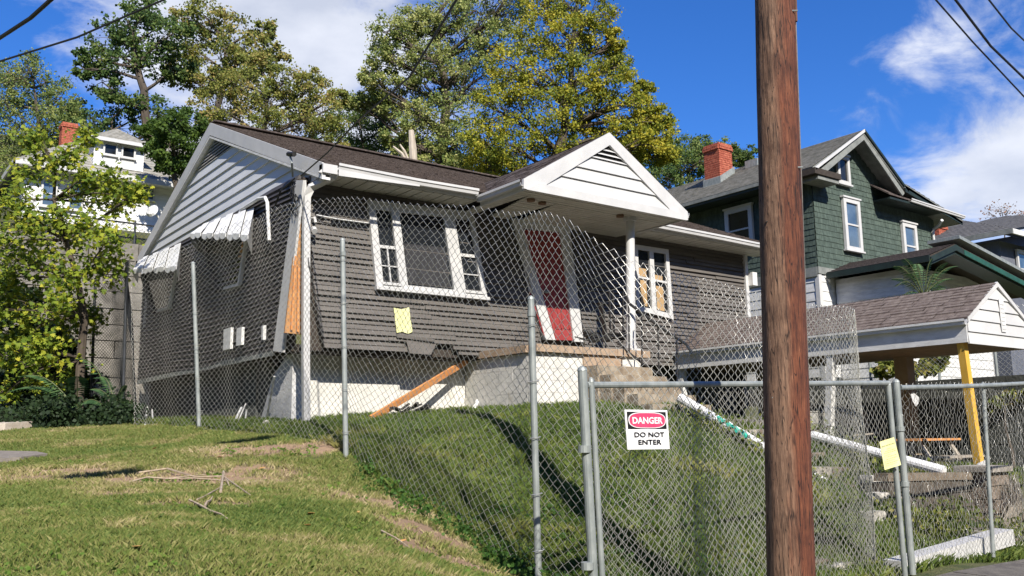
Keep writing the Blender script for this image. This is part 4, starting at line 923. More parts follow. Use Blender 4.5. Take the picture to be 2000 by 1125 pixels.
# gate along the street
gt = thing('street_gate', 'galvanised chain link double gate panel carrying the danger sign', 'gate', (6.4, 4.92, .3))
gl0, gl1 = P(1137, 735, Y=4.92), P(1158, 1160, Y=4.92)
gl1 = Vector((4.40, 4.92, .12)); gl0 = Vector((4.33, 4.92, 2.08))
gr0 = P(1735, 752, Y=4.92); gr1 = Vector((gr0.x+.02, 4.92, .22))
post(gl0, gl1, .035, parent=gt, name='post')
post(gl0+Vector((.075, -.01, -.08)), gl1+Vector((.075, -.01, 0)), .022, parent=gt, name='gate_stile')
post(gr0, gr1, .026, parent=gt, name='gate_stile')
b_ = MB(); b_.tube([P(1146, 752, Y=4.92), P(1440, 750, Y=4.92), P(1736, 748, Y=4.92)], .024, 10); b_.build('top_rail', STEEL, gt)
for z_ in (.7, 1.5):
    MB().tube([gl0+Vector((.0, 0, z_-2.08)), gl0+Vector((.0, 0, z_-2.03))], .045, 12).build('hinge_band', STEEL, gt)
Sg = []
for i in range(9):
    t_ = i/8; top = lerp(P(1150, 756, Y=4.945), P(1735, 753, Y=4.945), t_); Sg.append((Vector((top.x+.04, 4.945, .16+.02*t_)), top))
chainlink('chain_link_mesh', Sg, gt, WIRE, rad=.0024, rows=46, wave=.008, seed=5, jitter=.003, pitch=.038)
# right hand fence
rfn = thing('street_fence', 'chest high galvanised chain link fence right of the gate', 'fence', (10, 4.92, .4))
f0, f1 = P(1750, 747, Y=4.92), P(1782, 1122, Y=4.92); f1.z = min(f1.z, .32)
post(f0, f1, .034, parent=rfn)
fp = [P(1758, 757, Y=4.92), P(1850, 755, Y=4.92), P(1925, 753, Y=4.92), P(2000, 749, Y=4.92)]; e_ = fp[-1]+(fp[-1]-fp[-2])*5
MB().tube(fp+[e_], .024, 10).build('top_rail', STEEL, rfn)
for (a, b2) in (((1920, 752), (1940, 1088)),):
    post(P(*a, Y=4.95), P(*b2, Y=4.95), .022, parent=rfn)
post((e_.x-.3, 4.92, 2.2), (e_.x-.3, 4.92, .3), .03, parent=rfn)
for py_ in (842, 950):
    c_ = P(1750+(py_-747)*.085, py_, Y=4.92); MB().tube([c_, c_+Vector((0, 0, .045))], .044, 12).build('clamp_band', STEEL, rfn)
Sr = []
for i in range(12):
    t_ = i/11; top = lerp(fp[0], e_, t_); top = Vector((top.x, 4.945, lerp(2.1, 2.3, t_))); Sr.append((Vector((top.x+.02, 4.95, .33+.06*t_)), top))
chainlink('chain_link_mesh', Sr, rfn, WIRE, rows=46, wave=.03, seed=9, jitter=.012, pitch=.042)
# back fence behind shelter
bf = thing('back_fence', 'chain link fence behind the shelter in front of the white annex', 'fence', (17.5, 9, 1.5))
Sb = [(Vector((17.6, 5.5, 1.9)), Vector((17.6, 5.5, 3.9))), (Vector((17.6, 9, 1.9)), Vector((17.6, 9, 3.95))), (Vector((17.6, 14, 2.0)), Vector((17.6, 14, 4.1)))]
chainlink('chain_link_mesh', Sb, bf, WIRE, rad=.004, rows=40, wave=.01, seed=2, pitch=.05, jitter=.001)
for y in (5.6, 8.2, 10.8, 13.4): post((17.6, y, 4.0), (17.6, y, 1.6), .03, parent=bf)

# ------------------------------------------------------------------ signs
sg = thing('danger_sign', 'white, black and red sign reading DANGER DO NOT ENTER wired to the gate', 'sign', P(1262, 840, Y=4.86))
sq = [P(1220, 800, Y=4.86), P(1303, 801, Y=4.86), P(1308, 877, Y=4.86), P(1226, 878, Y=4.86)]
WSG = mat('sign_white', (.78, .78, .78), .45, (.82, .82, .82)); RSG = mat('sign_red', (.72, .05, .13), .45, (.78, .07, .16)); BSG = mat('sign_black', (.012, .012, .014), .45, (.02, .02, .02))
MB().poly(sq, (0, .006, 0)).build('sign_plate', WSG, sg)
def onq(q, pts, off): return [bil(q, u, v)+Vector((0, off, 0)) for u, v in pts]
MB().poly(onq(sq, [(.04, .05), (.95, .05), (.95, .48), (.04, .48)], -.0045), (0, .004, 0)).build('black_field', BSG, sg)
def stad(cx, cy, rx, ry, n=28):
    o = []
    for i in range(n):
        a = 2*math.pi*i/n; c_, s_ = math.cos(a), math.sin(a); o.append((cx+rx*math.copysign(abs(c_)**.6, c_), cy+ry*math.copysign(abs(s_)**.8, s_)))
    return o
MB().poly(onq(sq, stad(.495, .265, .44, .205), -.006), (0, .001, 0)).build('oval_border', WSG, sg)
MB().poly(onq(sq, stad(.495, .265, .42, .185), -.0075), (0, .001, 0)).build('red_oval', RSG, sg)
def text_on(q, s_, u0, u1, v_top, v_bot, m_, parent, off, name='lettering', bold=.0):
    cu = bpy.data.curves.new('t', 'FONT'); cu.body = s_; cu.size = 1; cu.offset = bold; cu.resolution_u = 3
    ob_ = bpy.data.objects.new('t', cu); C.objects.link(ob_); bpy.context.view_layer.update()
    me = bpy.data.meshes.new_from_object(ob_.evaluated_get(bpy.context.evaluated_depsgraph_get())); bpy.data.objects.remove(ob_); bpy.data.curves.remove(cu)
    co = np.array([v_.co[:] for v_ in me.vertices]); x0, x1 = co[:, 0].min(), co[:, 0].max(); y0, y1 = co[:, 1].min(), co[:, 1].max()
    for v_ in me.vertices:
        u = lerp(u0, u1, (v_.co.x-x0)/(x1-x0)); w_ = lerp(v_bot, v_top, (v_.co.y-y0)/(y1-y0)); v_.co = bil(q, u, w_)+Vector((0, off, 0))
    me.materials.clear(); me.materials.append(m_); o = bpy.data.objects.new(name, me); C.objects.link(o); o.parent = parent; o.matrix_parent_inverse = Matrix.Translation(-parent.location); return o
text_on(sq, 'DANGER', .14, .85, .185, .355, WSG, sg, -.010, bold=.028)
text_on(sq, 'DO NOT', .17, .88, .565, .69, BSG, sg, -.006, bold=.02)
text_on(sq, 'ENTER', .25, .80, .755, .88, BSG, sg, -.006, bold=.02)
yn = thing('yellow_notice', 'yellow printed notice tied at a tilt to the gate post', 'notice', P(1740, 887, Y=4.85))
yq = [P(1718, 863, Y=4.86), P(1746, 854, Y=4.84), P(1760, 908, Y=4.84), P(1728, 918, Y=4.86)]
MB().poly(yq, (0, .003, 0)).build('paper', PAPER, yn)
INK = mat('faded_ink', (.30, .31, .14), .8, (.36, .37, .18))
for i, (v_, u0, u1, h_) in enumerate(((.17, .08, .95, .05), (.31, .36, .66, .02), (.38, .22, .9, .02), (.44, .14, .9, .02), (.52, .12, .5, .015), (.58, .3, .86, .02), (.66, .2, .9, .02), (.73, .1, .7, .015), (.80, .1, .9, .02), (.87, .1, .82, .012))):
    u = u0
    while u < u1:
        w_ = random.uniform(.05, .13); MB().poly(onq(yq, [(u, v_), (min(u+w_, u1), v_), (min(u+w_, u1), v_+h_), (u, v_+h_)], -.001), (0, .0005, 0)).build('print_line', INK, yn); u += w_+.035
# ------------------------------------------------------------------ utility pole
up = thing('utility_pole', 'weathered reddish brown wooden utility pole in front of the gate', 'pole', (5.22, 3.94, .1))
WOOD = bpy.data.materials.new('creosoted_pole_wood'); WOOD.use_nodes = True; t = WOOD.node_tree; n_ = t.nodes; pb = n_['Principled BSDF']; pb.inputs['Roughness'].default_value = .82
tcn = n_.new('ShaderNodeTexCoord'); mpn = n_.new('ShaderNodeMapping'); mpn.inputs['Scale'].default_value = (1, 1, .075); t.links.new(tcn.outputs['Object'], mpn.inputs[0])
def noise(s_, d_, src_=None, r_=.6, dist=0):
    q_ = n_.new('ShaderNodeTexNoise'); q_.inputs['Scale'].default_value = s_; q_.inputs['Detail'].default_value = d_; q_.inputs['Roughness'].default_value = r_; q_.inputs['Distortion'].default_value = dist
    t.links.new((src_ or mpn.outputs[0]), q_.inputs['Vector']); return q_.outputs['Fac']
def ramp(f, els):
    r_ = n_.new('ShaderNodeValToRGB'); t.links.new(f, r_.inputs[0]); e = r_.color_ramp.elements; e[0].position = els[0][0]; e[0].color = (*els[0][1], 1); e[1].position = els[-1][0]; e[1].color = (*els[-1][1], 1)
    for (p_, c_) in els[1:-1]: x = e.new(p_); x.color = (*c_, 1)
    return r_.outputs[0]
def mixc(f, a, b_, mode='MIX'):
    x = n_.new('ShaderNodeMixRGB'); x.blend_type = mode
    if isinstance(f, float): x.inputs[0].default_value = f
    else: t.links.new(f, x.inputs[0])
    t.links.new(a, x.inputs[1]); t.links.new(b_, x.inputs[2]); return x.outputs[0]
grain = noise(75, 9, r_=.72, dist=.25); broad = noise(7, 4); spots = noise(5, 5, tcn.outputs['Object'])
greyw = ramp(grain, [(.30, (.045, .024, .015)), (.45, (.14, .078, .048)), (.58, (.23, .135, .085)), (.72, (.35, .23, .16))])
redw = ramp(grain, [(.30, (.035, .010, .006)), (.46, (.11, .032, .015)), (.60, (.175, .058, .026)), (.74, (.29, .12, .06))])
# weathered bare on the street side, stained red on the right side
sx_ = n_.new('ShaderNodeSeparateXYZ'); t.links.new(tcn.outputs['Object'], sx_.inputs[0])
def mt(op, a, b_=None):
    x = n_.new('ShaderNodeMath'); x.operation = op
    for i_, v_ in enumerate((a, b_)):
        if v_ is None: continue
        if isinstance(v_, (int, float)): x.inputs[i_].default_value = v_
        else: t.links.new(v_, x.inputs[i_])
    return x.outputs[0]
zf = mt('MULTIPLY', mt('SUBTRACT', 3.4, sx_.outputs['Z']), .13)
side = mt('ADD', mt('MULTIPLY', mt('ADD', sx_.outputs['X'], mt('MULTIPLY', sx_.outputs['Y'], -.75)), 3.4), mt('MULTIPLY', broad, 1.2))
sidef = mt('ADD', mt('SUBTRACT', side, .80), zf)
rr = n_.new('ShaderNodeMapRange'); t.links.new(sidef, rr.inputs[0]); rr.inputs[1].default_value = .1; rr.inputs[2].default_value = .45
col = mixc(rr.outputs[0], greyw, redw)
dk = ramp(noise(48, 4, dist=.2), [(.33, (.10, .07, .06)), (.40, (1, 1, 1))])
col = mixc(.8, col, dk, 'MULTIPLY')
cf = noise(26, 2, dist=.15); ck_ = mt('ABSOLUTE', mt('SUBTRACT', cf, .5)); col = mixc(.9, col, ramp(ck_, [(.004, (.06, .04, .035)), (.016, (1, 1, 1))]), 'MULTIPLY')
blot = noise(3.2, 5, tcn.outputs['Object'], .65); col = mixc(.75, col, ramp(blot, [(.36, (.50, .42, .38)), (.52, (1, 1, 1)), (.70, (1.25, 1.2, 1.15))]), 'MULTIPLY')
kn = n_.new('ShaderNodeTexVoronoi'); kn.inputs['Scale'].default_value = 1.6; mp2 = n_.new('ShaderNodeMapping'); mp2.inputs['Scale'].default_value = (2.4, 2.4, 1); t.links.new(tcn.outputs['Object'], mp2.inputs[0]); t.links.new(mp2.outputs[0], kn.inputs['Vector'])
col = mixc(.85, col, ramp(kn.outputs['Distance'], [(.03, (.10, .06, .05)), (.075, (1, 1, 1))]), 'MULTIPLY')
t.links.new(col, pb.inputs['Base Color'])
bp = n_.new('ShaderNodeBump'); bp.inputs['Strength'].default_value = .9; bp.inputs['Distance'].default_value = .012; t.links.new(noise(60, 9, r_=.75, dist=.3), bp.inputs['Height']); t.links.new(bp.outputs[0], pb.inputs['Normal'])
pb0 = P(1544, 1125, D=6.3); pt0 = P(1512.5, 0, D=6.3); ax = (pt0-pb0); u1 = ax.normalized()
pbot = pb0-u1*.9; ptop = pt0+u1*5.0
bb = MB(); nseg = 60; pts = []; rs = []
for i in range(nseg+1):
    t_ = i/nseg; p = lerp(pbot, ptop, t_); rs.append(lerp(.158, .125, t_)); pts.append(p)
bb.tube(pts, rs, 40); 
o = bb.build('pole_shaft', WOOD, None, smooth=True); me = o.data
org = Vector((5.22, 3.94, .1))
for v_ in me.vertices:
    i = v_.index//40; k_ = v_.index % 40
    if i <= nseg:
        c_ = pts[i]; d_ = v_.co-c_; ang = 2*math.pi*k_/40
        f = 1+.018*math.sin(ang*3+i*.05)+.013*math.sin(ang*11+i*.12)+.010*math.sin(ang*17-i*.07)+.006*math.sin(i*.9+ang*2)
        v_.co = c_+d_*f
    v_.co = v_.co-org
o.location = (0, 0, 0); o.parent = up
MB().tube([p+Rv*(rs[i]+.008) for i, p in enumerate(pts) if i > 12], .009, 6).build('ground_wire', mat('dull_copper_wire', (.16, .15, .14), .5, (.25, .23, .2), scale=30, metal=.4), up)
MB().tube([p+Rv*(rs[i]+.002)-Fv*.03 for i, p in enumerate(pts) if i > 28], .014, 6).build('cable_moulding', mat('brown_moulding', (.08, .035, .02), .7, (.13, .06, .035), scale=12), up)
for (px, py, w_, h_) in ((1562, 678, 12, 9), (1566, 694, 5, 7), (1565, 716, 5, 9), (1562, 662, 3, 3)):
    pp = P(px, py, D=6.23); MB().poly([pp+Rv*(-w_/2*.0035)+Uv*(h_/2*.0035), pp+Rv*(w_/2*.0035)+Uv*(h_/2*.0035), pp+Rv*(w_/2*.0035)-Uv*(h_/2*.0035), pp-Rv*(w_/2*.0035)-Uv*(h_/2*.0035)], Fv*.05).build('staple_tag', WSG, up)
random.seed(12)
for i in range(26):
    py = random.uniform(10, 1110); pc = P(lerp(1480, 1512, py/1125)+random.uniform(4, 66), py, D=6.2); q_ = pc+Fv*0
    MB().tube([q_-Fv*.0, q_+Fv*.06], .005, 6).build('nail', IRON if i % 3 else STEEL, up)
for (py) in (21, 327):
    pp = P(1548+(py/1125)*35, py, D=6.2); MB().tube([pp-Rv*.01, pp+Rv*.035], .006, 5).build('wire_staple', STEEL, up)
# ------------------------------------------------------------------ overhead wires
def wire(name, pts, r, label, sag=0):
    pts = [Vector(p) for p in pts]; out_ = []
    for i in range(len(pts)-1):
        for k_ in range(10):
            t_ = k_/10; q_ = lerp(pts[i], pts[i+1], t_); q_.z -= sag*4*t_*(1-t_); out_.append(q_)
    out_.append(pts[-1]); o = MB().tube(out_, r, 6).build(name, CABLE); tag(o, label, 'cable')
wire('service_cable', [P(896, -8, D=7.5), P(800, 150, D=9.2), P(700, 235, D=11.2), P(640, 298, D=12.5), P(588, 343, D=13.4)], .012, 'black service cable dropping from the upper left of the pole to the bungalow corner')
wire('overhead_cable', [P(-40, 100, D=12), P(60, 35, D=11), P(110, -10, D=10.5)], .028, 'thick twisted black cable crossing the top left corner of the sky')
wire('overhead_cable', [P(-40, 132, D=16), P(150, 73, D=15), P(330, -5, D=14)], .020, 'black cable sloping over the trees at upper left')
wire('overhead_cable', [P(1815, -15, D=9), P(1900, 82, D=10), P(2020, 210, D=11)], .010, 'leftmost of the three black cables at the top right corner')
wire('overhead_cable', [P(1855, -15, D=9), P(1935, 90, D=10), P(2020, 172, D=11)], .014, 'middle of the three black cables at the top right corner')
wire('overhead_cable', [P(1920, -15, D=9), P(1975, 55, D=10), P(2020, 98, D=11)], .010, 'rightmost of the three black cables at the top right corner')
# unseen cables carrying dark forms, added only to drop shadows on the lawn
for (px, py, D_, lb_) in ((200, 926, 9.6, 'lower'), (480, 893, 11.9, 'upper')):
    gp = P(px, py, D=D_); gp.z = h1(gp.x, gp.y); k_ = (gp.y-3.3)/(-tosun.y); sp_ = gp+tosun*k_
    wire('added_street_cable', [Vector((5.25, 3.75, sp_.z+.15)), sp_+Vector((0, 0, .14)), Vector((-28, 3.3, sp_.z+.3))], .012, lb_+' cable added out of view to the left of the utility pole', sag=.02)
    bb = MB(); bb.tube([sp_-Vector((.42, 0, 0)), sp_-Vector((.3, 0, 0)), sp_+Vector((.3, 0, 0)), sp_+Vector((.42, 0, 0))], [.05, .12, .12, .05], 12)
    for dx_ in (-.25, .25): bb.tube([sp_+Vector((dx_, 0, .1)), sp_+Vector((dx_, 0, .16))], .01, 5)
    o = bb.build('shadow_caster', CABLE); tag(o, 'unseen dark form added to shadow the lawn, hung from the '+lb_+' added cable', 'splice case')
# ------------------------------------------------------------------ big concrete block wall (left rear)
lw = thing('concrete_block_retaining_wall', 'tall retaining wall of large weathered concrete blocks behind the bungalow', 'wall', (3, 25.6, 2))
zr = [2.0, 2.45, 2.91, 3.35, 3.86, 4.32, 4.75, 5.175, 5.64, 6.09, 6.51, 7.0]
for i in range(len(zr)-1):
    x = -3.0-(.6 if i % 2 else 0)
    while x < 9:
        l = random.uniform(1.1, 1.4); MB().box((x, 25.45+random.uniform(-.04, .04)-.01*i*0, zr[i]+.012), (x+l-.025, 26.3, zr[i+1]-.012)).build('concrete_block', mat('large_grey_block', (.13, .12, .10), .9, ((.20, .185, .16), (.27, .25, .215)), scale=4, detail=9, bump=.6, bscale=22, dirt=((.07, .065, .055), 2.0, .56)), lw); x += l
MB().box((-3.4, 25.55, 1.9), (9.3, 26.4, 6.98)).build('wall_core', BLACK, lw)
fb = thing('wall_top_fence', 'low dark chain link fence on top of the concrete block wall', 'fence', (4, 25.8, 7))
chainlink('chain_link_mesh', [(Vector((2, 25.8, 7.0)), Vector((2, 25.8, 7.62))), (Vector((9, 25.8, 7.0)), Vector((9, 25.8, 7.62)))], fb, WIRED, rad=.008, rows=10, wave=.004, seed=4, pitch=.06, jitter=0)
for x in (2, 4.2, 6.4, 8.6): post((x, 25.8, 7.7), (x, 25.8, 6.9), .03, parent=fb, m_=WIRED)
MB().tube([(2, 25.8, 7.64), (9, 25.8, 7.64)], .02, 6).build('top_rail', WIRED, fb)

# ------------------------------------------------------------------ generic boards on a wall
def boards(parent, p0, p1, z0, z1, ex, m_, nrm, name='siding_board', th=.02):
    p0 = Vector(p0); p1 = Vector(p1); nrm = Vector(nrm); z = z0
    while z < z1-.02:
        zt = min(z+ex*1.05, z1)
        a, b_ = Vector((p0.x, p0.y, z)), Vector((p1.x, p1.y, z)); c_, d_ = Vector((p1.x, p1.y, zt)), Vector((p0.x, p0.y, zt))
        MB().poly([a+nrm*th, b_+nrm*th, c_+nrm*.003, d_+nrm*.003], -nrm*.03).build(name, m_, parent); z += ex
def shingle_rows(parent, p0, p1, z0, z1, ex, m_, nrm, clip=None, wave_=.02, tabw=.16):
    p0 = Vector(p0); p1 = Vector(p1); nrm = Vector(nrm); d = (p1-p0); Lw = d.length; d = d/Lw; z = z0; r = 0
    while z < z1-.02:
        bb = MB(); s_ = 0
        while s_ < Lw:
            w_ = min(random.uniform(tabw*.6, tabw*1.4), Lw-s_)
            if w_ < .02: break
            a = p0+d*(s_+.003); b_ = p0+d*(s_+w_-.003); j = random.uniform(-wave_, wave_*.3); mid_ = s_+w_/2; ok = True
            if clip: ok = clip(mid_, z+ex/2)
            if ok:
                h_ = random.uniform(.016, .022); n0 = len(bb.v)
                bb.v += [tuple(Vector((a.x, a.y, z+j))+nrm*h_), tuple(Vector((b_.x, b_.y, z+j))+nrm*h_), tuple(Vector((b_.x, b_.y, z+ex*1.08))+nrm*.004), tuple(Vector((a.x, a.y, z+ex*1.08))+nrm*.004), tuple(Vector((a.x, a.y, z+j))), tuple(Vector((b_.x, b_.y, z+j)))]
                bb.f += [(n0, n0+1, n0+2, n0+3), (n0, n0+4, n0+5, n0+1)]
            s_ += w_
        if bb.v: bb.build('shingle_row', m_, parent)
        z += ex; r += 1
def win(parent, a, b_, nrm, m_fr=WHITE, glass=GLASSB, mid=True, fw=.12):
    """a lower-left corner, b_ upper-right corner of the outer frame on the wall plane"""
    a = Vector(a); b_ = Vector(b_); nrm = Vector(nrm); h = Vector((b_.x-a.x, b_.y-a.y, 0)); W_ = h.length; h.normalize(); Hh = b_.z-a.z
    def rct(x0, z0, x1, z1, o0, o1, nm, mm, par):
        q_ = [a+h*x0+Vector((0, 0, z0))+nrm*o0, a+h*x1+Vector((0, 0, z0))+nrm*o0, a+h*x1+Vector((0, 0, z1))+nrm*o0, a+h*x0+Vector((0, 0, z1))+nrm*o0]
        return MB().poly(q_, nrm*(o1-o0)).build(nm, mm, par)
    fr = MB()
    for (x0, z0, x1, z1) in ((0, 0, fw, Hh), (W_-fw, 0, W_, Hh), (fw, Hh-fw, W_-fw, Hh), (fw, 0, W_-fw, fw*.8)):
        q_ = [a+h*x0+Vector((0, 0, z0)), a+h*x1+Vector((0, 0, z0)), a+h*x1+Vector((0, 0, z1)), a+h*x0+Vector((0, 0, z1))]; fr.poly(q_, nrm*.09)
    f = fr.build('window', m_fr, parent)
    rct(fw, fw*.8, W_-fw, Hh-fw, .02, .04, 'pane', glass, f)
    if mid: rct(fw, Hh*.48, W_-fw, Hh*.48+.05, .04, .065, 'sash_bar', m_fr, f)
    rct(-.05, -.05, W_+.05, 0, 0, .12, 'sill', m_fr, f); rct(-.04, Hh, W_+.04, Hh+.05, 0, .12, 'lintel', m_fr, f)
    return f
def chimney(parent, x0, y0, x1, y1, z0, z1, bl=.21, bh=.075):
    MB().box((x0+.015, y0+.015, z0), (x1-.015, y1-.015, z1-.01)).build('chimney', MORTAR, parent)
    bb = MB(); z = z0; r = 0
    while z < z1-.02:
        ext = .05 if z > z1-.3 and z < z1-.12 else 0
        for (a, b_, fx) in ((x0, x1, 'y0'), (y0, y1, 'x0'), (x0, x1, 'y1'), (y0, y1, 'x1')):
            s_ = a-(bl/2 if r % 2 else 0)
            while s_ < b_:
                u0, u1 = max(s_, a), min(s_+bl-.012, b_); e = ext+random.uniform(0, .008)
                if u1-u0 > .02:
                    if fx == 'y0': bb.box((u0, y0-e, z), (u1, y0+.02, z+bh-.012))
                    elif fx == 'y1': bb.box((u0, y1-.02, z), (u1, y1+e, z+bh-.012))
                    elif fx == 'x0': bb.box((x0-e, u0, z), (x0+.02, u1, z+bh-.012))
                    else: bb.box((x1-.02, u0, z), (x1+e, u1, z+bh-.012))
                s_ += bl
        z += bh; r += 1
    bb.build('chimney_bricks', BRICK, parent, kind='stuff')
def plane_roof(parent, quad_, m_, th=.12, name='roof', n=16):
    """roof plane with stepped courses; quad: eave0, eave1, ridge1, ridge0"""
    q = [Vector(p) for p in quad_]; nn = (q[1]-q[0]).cross(q[3]-q[0]).normalized()
    if nn.z < 0: nn = -nn
    MB().poly(q, -nn*th).build(name, DARKW if m_ in (ROOF,) else GREYT, parent)
    bb = MB()
    for i in range(n):
        t0, t1 = i/n, (i+1.05)/n; e0, e1 = lerp(q[0], q[3], t0), lerp(q[1], q[2], t0); f0, f1 = lerp(q[0], q[3], min(t1, 1)), lerp(q[1], q[2], min(t1, 1))
        b0 = len(bb.v); bb.v += [tuple(e0+nn*.03), tuple(e1+nn*.03), tuple(f1+nn*.008), tuple(f0+nn*.008), tuple(e0), tuple(e1)]; bb.f += [(b0, b0+1, b0+2, b0+3), (b0, b0+4, b0+5, b0+1)]
    bb.build('roof_courses', m_, parent)
# ------------------------------------------------------------------ white house on the hill
wh = thing('white_hill_house', 'white clapboard house with grey hip roof, dormer and brick chimney up the hill at left', 'house', (10, 40, 8))
WB = mat('white_clapboard', (.66, .67, .68), .6, (.80, .80, .80), scale=2, stretch=(1, 1, 4), dirt=((.55, .55, .54), 3, .6))
MB().box((5.65, 40.02, 7.5), (20, 48, 12.85)).build('house_core', WB, wh)
boards(wh, (5.6, 40), (20, 40), 10.45, 12.4, .24, WB, (0, -1, 0)); boards(wh, (5.6, 40), (5.6, 48), 10.4, 12.7, .24, WB, (-1, 0, 0))
MB().box((5.4, 39.9, 10.35), (20.2, 40.0, 10.5)).build('band_board', WHITE, wh)
e0 = 12.82
plane_roof(wh, [(5.1, 39.3, e0), (21, 39.3, e0), (15, 44, 16.0), (9.2, 44, 16.0)], ROOFG)
plane_roof(wh, [(5.1, 48.7, e0), (5.1, 39.3, e0), (9.2, 44, 16.0), (9.2, 44.01, 16.0)], ROOFG)
MB().box((5.05, 39.25, e0-.2), (21, 39.32, e0+.02)).build('fascia_board', WHITE, wh); MB().box((5.05, 39.25, e0-.2), (5.12, 48, e0+.02)).build('fascia_board', WHITE, wh)
MB().box((5.1, 39.3, e0-.15), (21, 40.0, e0-.12)).build('soffit', WHITED, wh)
# dormer
MB().box((8.12, 39.95, 12.9), (10.08, 43, 14.45)).build('dormer_core', WB, wh); boards(wh, (8.1, 39.92), (10.1, 39.92), 13.15, 14.4, .13, WB, (0, -1, 0))
boards(wh, (8.1, 43), (8.1, 39.92), 13.15, 14.4, .13, WB, (-1, 0, 0))
for sgn, q_ in ((0, [(7.9, 39.6, 14.42), (10.3, 39.6, 14.42), (9.1, 40.6, 15.22), (9.1, 40.6, 15.22)]), (1, [(7.9, 43.5, 14.42), (7.9, 39.6, 14.42), (9.1, 40.6, 15.22), (9.1, 43.5, 15.22)]), (2, [(10.3, 39.6, 14.42), (10.3, 43.5, 14.42), (9.1, 43.5, 15.22), (9.1, 40.6, 15.22)])):
    plane_roof(wh, q_, ROOFG, th=.08, n=8)
MB().box((7.88, 39.56, 14.28), (10.32, 39.62, 14.43)).build('fascia_board', WHITE, wh)
for (x0, x1) in ((8.42, 9.0), (9.15, 9.73)): win(wh, (x0, 39.88, 13.75), (x1, 39.88, 14.28), (0, -1, 0), glass=GLASS, mid=False, fw=.07)
for (x0, x1) in ((8.45, 8.97), (9.18, 9.70)): MB().box((x0, 39.85, 13.25), (x1, 39.9, 13.68)).build('panel', WHITE, wh)
win(wh, (10.05, 39.97, 12.05), (10.65, 39.97, 12.72), (0, -1, 0), mid=True, fw=.07); win(wh, (7.2, 39.97, 11.2), (7.8, 39.97, 12.3), (0, -1, 0), fw=.08); win(wh, (6.2, 39.97, 11.2), (6.8, 39.97, 12.3), (0, -1, 0), fw=.08)
chimney(wh, 7.28, 42.6, 7.9, 43.2, 14.3, 15.8)
pp = P(297, 412, D=34); o = MB(); o.tube([pp, pp+Vector((-.05, -.04, .02)), pp+Vector((-.12, -.12, .08))], [.26, .2, .02], 14).tube([pp+Vector((.1, 0, 0)), pp+Vector((.55, .1, -.6))], .035, 6); o = o.build('satellite_dish', WHITED); tag(o, 'small round satellite dish on an arm in front of the white hill house', 'satellite dish')
# ------------------------------------------------------------------ green house
gh = thing('green_house', 'two storey dark green shingled house with white windows and grey roof', 'house', (25, 18, 3))
GXL, GXR, GYF, GYB = 22.2, 28.85, 15.0, 24.5
MB().box((GXL+.02, GYF+.02, 3.0), (GXR-.02, GYB, 8.9)).build('house_core', GTRIM, gh)
MB().poly([(22.25, GYF+.03, 8.85), (26.2, GYF+.03, 8.85), (24.2, GYF+.03, 10.4)], (0, .2, 0)).build('gable_core', GTRIM, gh)
GRX, GRZ = 24.2, 10.62
def clipg(s_, z): return z < 8.9 or (GXL+s_ > lerp(21.9, GRX, (z-8.85)/1.6) and GXL+s_ < lerp(26.5, GRX, (z-8.85)/1.6))
shingle_rows(gh, (GXL, GYF), (GXR, GYF), 6.30, 10.3, .165, GSHING, (0, -1, 0), clip=clipg, wave_=.010, tabw=.13)
shingle_rows(gh, (GXL, GYB), (GXL, GYF), 6.30, 8.95, .165, GSHING, (-1, 0, 0), clip=lambda s_, z: s_ > 0)
# flared band and lower white storey
MB().box((GXL-.05, GYF-.05, 6.12), (GXL+.9, GYF, 6.32)).build('flare_board', GREYT, gh)
MB().box((GXL-.06, GYF, 6.05), (GXL-.005, GYB, 6.32)).build('flare_board', GREYT, gh)
boards(gh, (GXL, GYB), (GXL, GYF), 3.2, 6.05, .27, WHITED, (-1, 0, 0)); boards(gh, (GXL, GYF), (GXR, GYF), 3.2, 6.1, .27, WHITED, (0, -1, 0))
MB().box((GXL-.03, GYF-.03, 3.1), (GXL+.12, GYF+.1, 6.1)).build('corner_board', WHITE, gh)
# windows on gable face
a, b_ = P(1645, 490, Y=15), P(1673, 388, Y=15); win(gh, (23.55, 14.97, 6.98), (24.40, 14.97, 8.55), (0, -1, 0), fw=.13)
win(gh, (26.72, 14.97, 6.75), (27.55, 14.97, 8.22), (0, -1, 0), fw=.13)
win(gh, (23.40, 14.97, 8.98), (24.02, 14.97, 9.85), (0, -1, 0), glass=GLASS, mid=False, fw=.11)
win(gh, (22.17, 18.15, 7.2), (22.17, 17.1, 8.6), (-1, 0, 0), glass=GLASS, fw=.14)
# roofs : ridge runs back
plane_roof(gh, [(21.55, 24.5, 9.02), (21.55, 14.5, 9.02), (GRX, 14.45, GRZ), (GRX, 24.5, GRZ)], ROOFG, n=22)
plane_roof(gh, [(26.4, 14.45, 9.12), (26.4, 24.5, 9.12), (GRX, 24.5, GRZ), (GRX, 14.45, GRZ)], ROOFG, n=22)
plane_roof(gh, [(29.6, 14.4, 8.55), (29.6, 25, 8.55), (26.2, 25, 9.25), (26.2, 14.4, 9.25)], ROOFG, n=12)
MB().poly([(26.2, 14.42, 9.22), (29.6, 14.42, 8.52), (29.6, 14.42, 8.40), (26.2, 14.42, 9.0)], (0, -.02, 0)).build('fascia_board', GTRIM, gh)
# front eave of the right part
MB().box((25.3, 14.42, 8.66), (29.55, 14.98, 8.72)).build('eave_soffit', GTRIM, gh)
gutter('gutter', [(26.4, 14.45, 8.72), (29.7, 14.45, 8.62)], WHITE, gh)
MB().poly([(25.2, 14.40, 8.78), (29.65, 14.40, 8.68), (29.65, 15.2, 9.0), (26.4, 15.2, 9.3), (25.2, 15.0, 9.2)], (0, 0, .05)).build('roof_skirt', ROOF, gh)
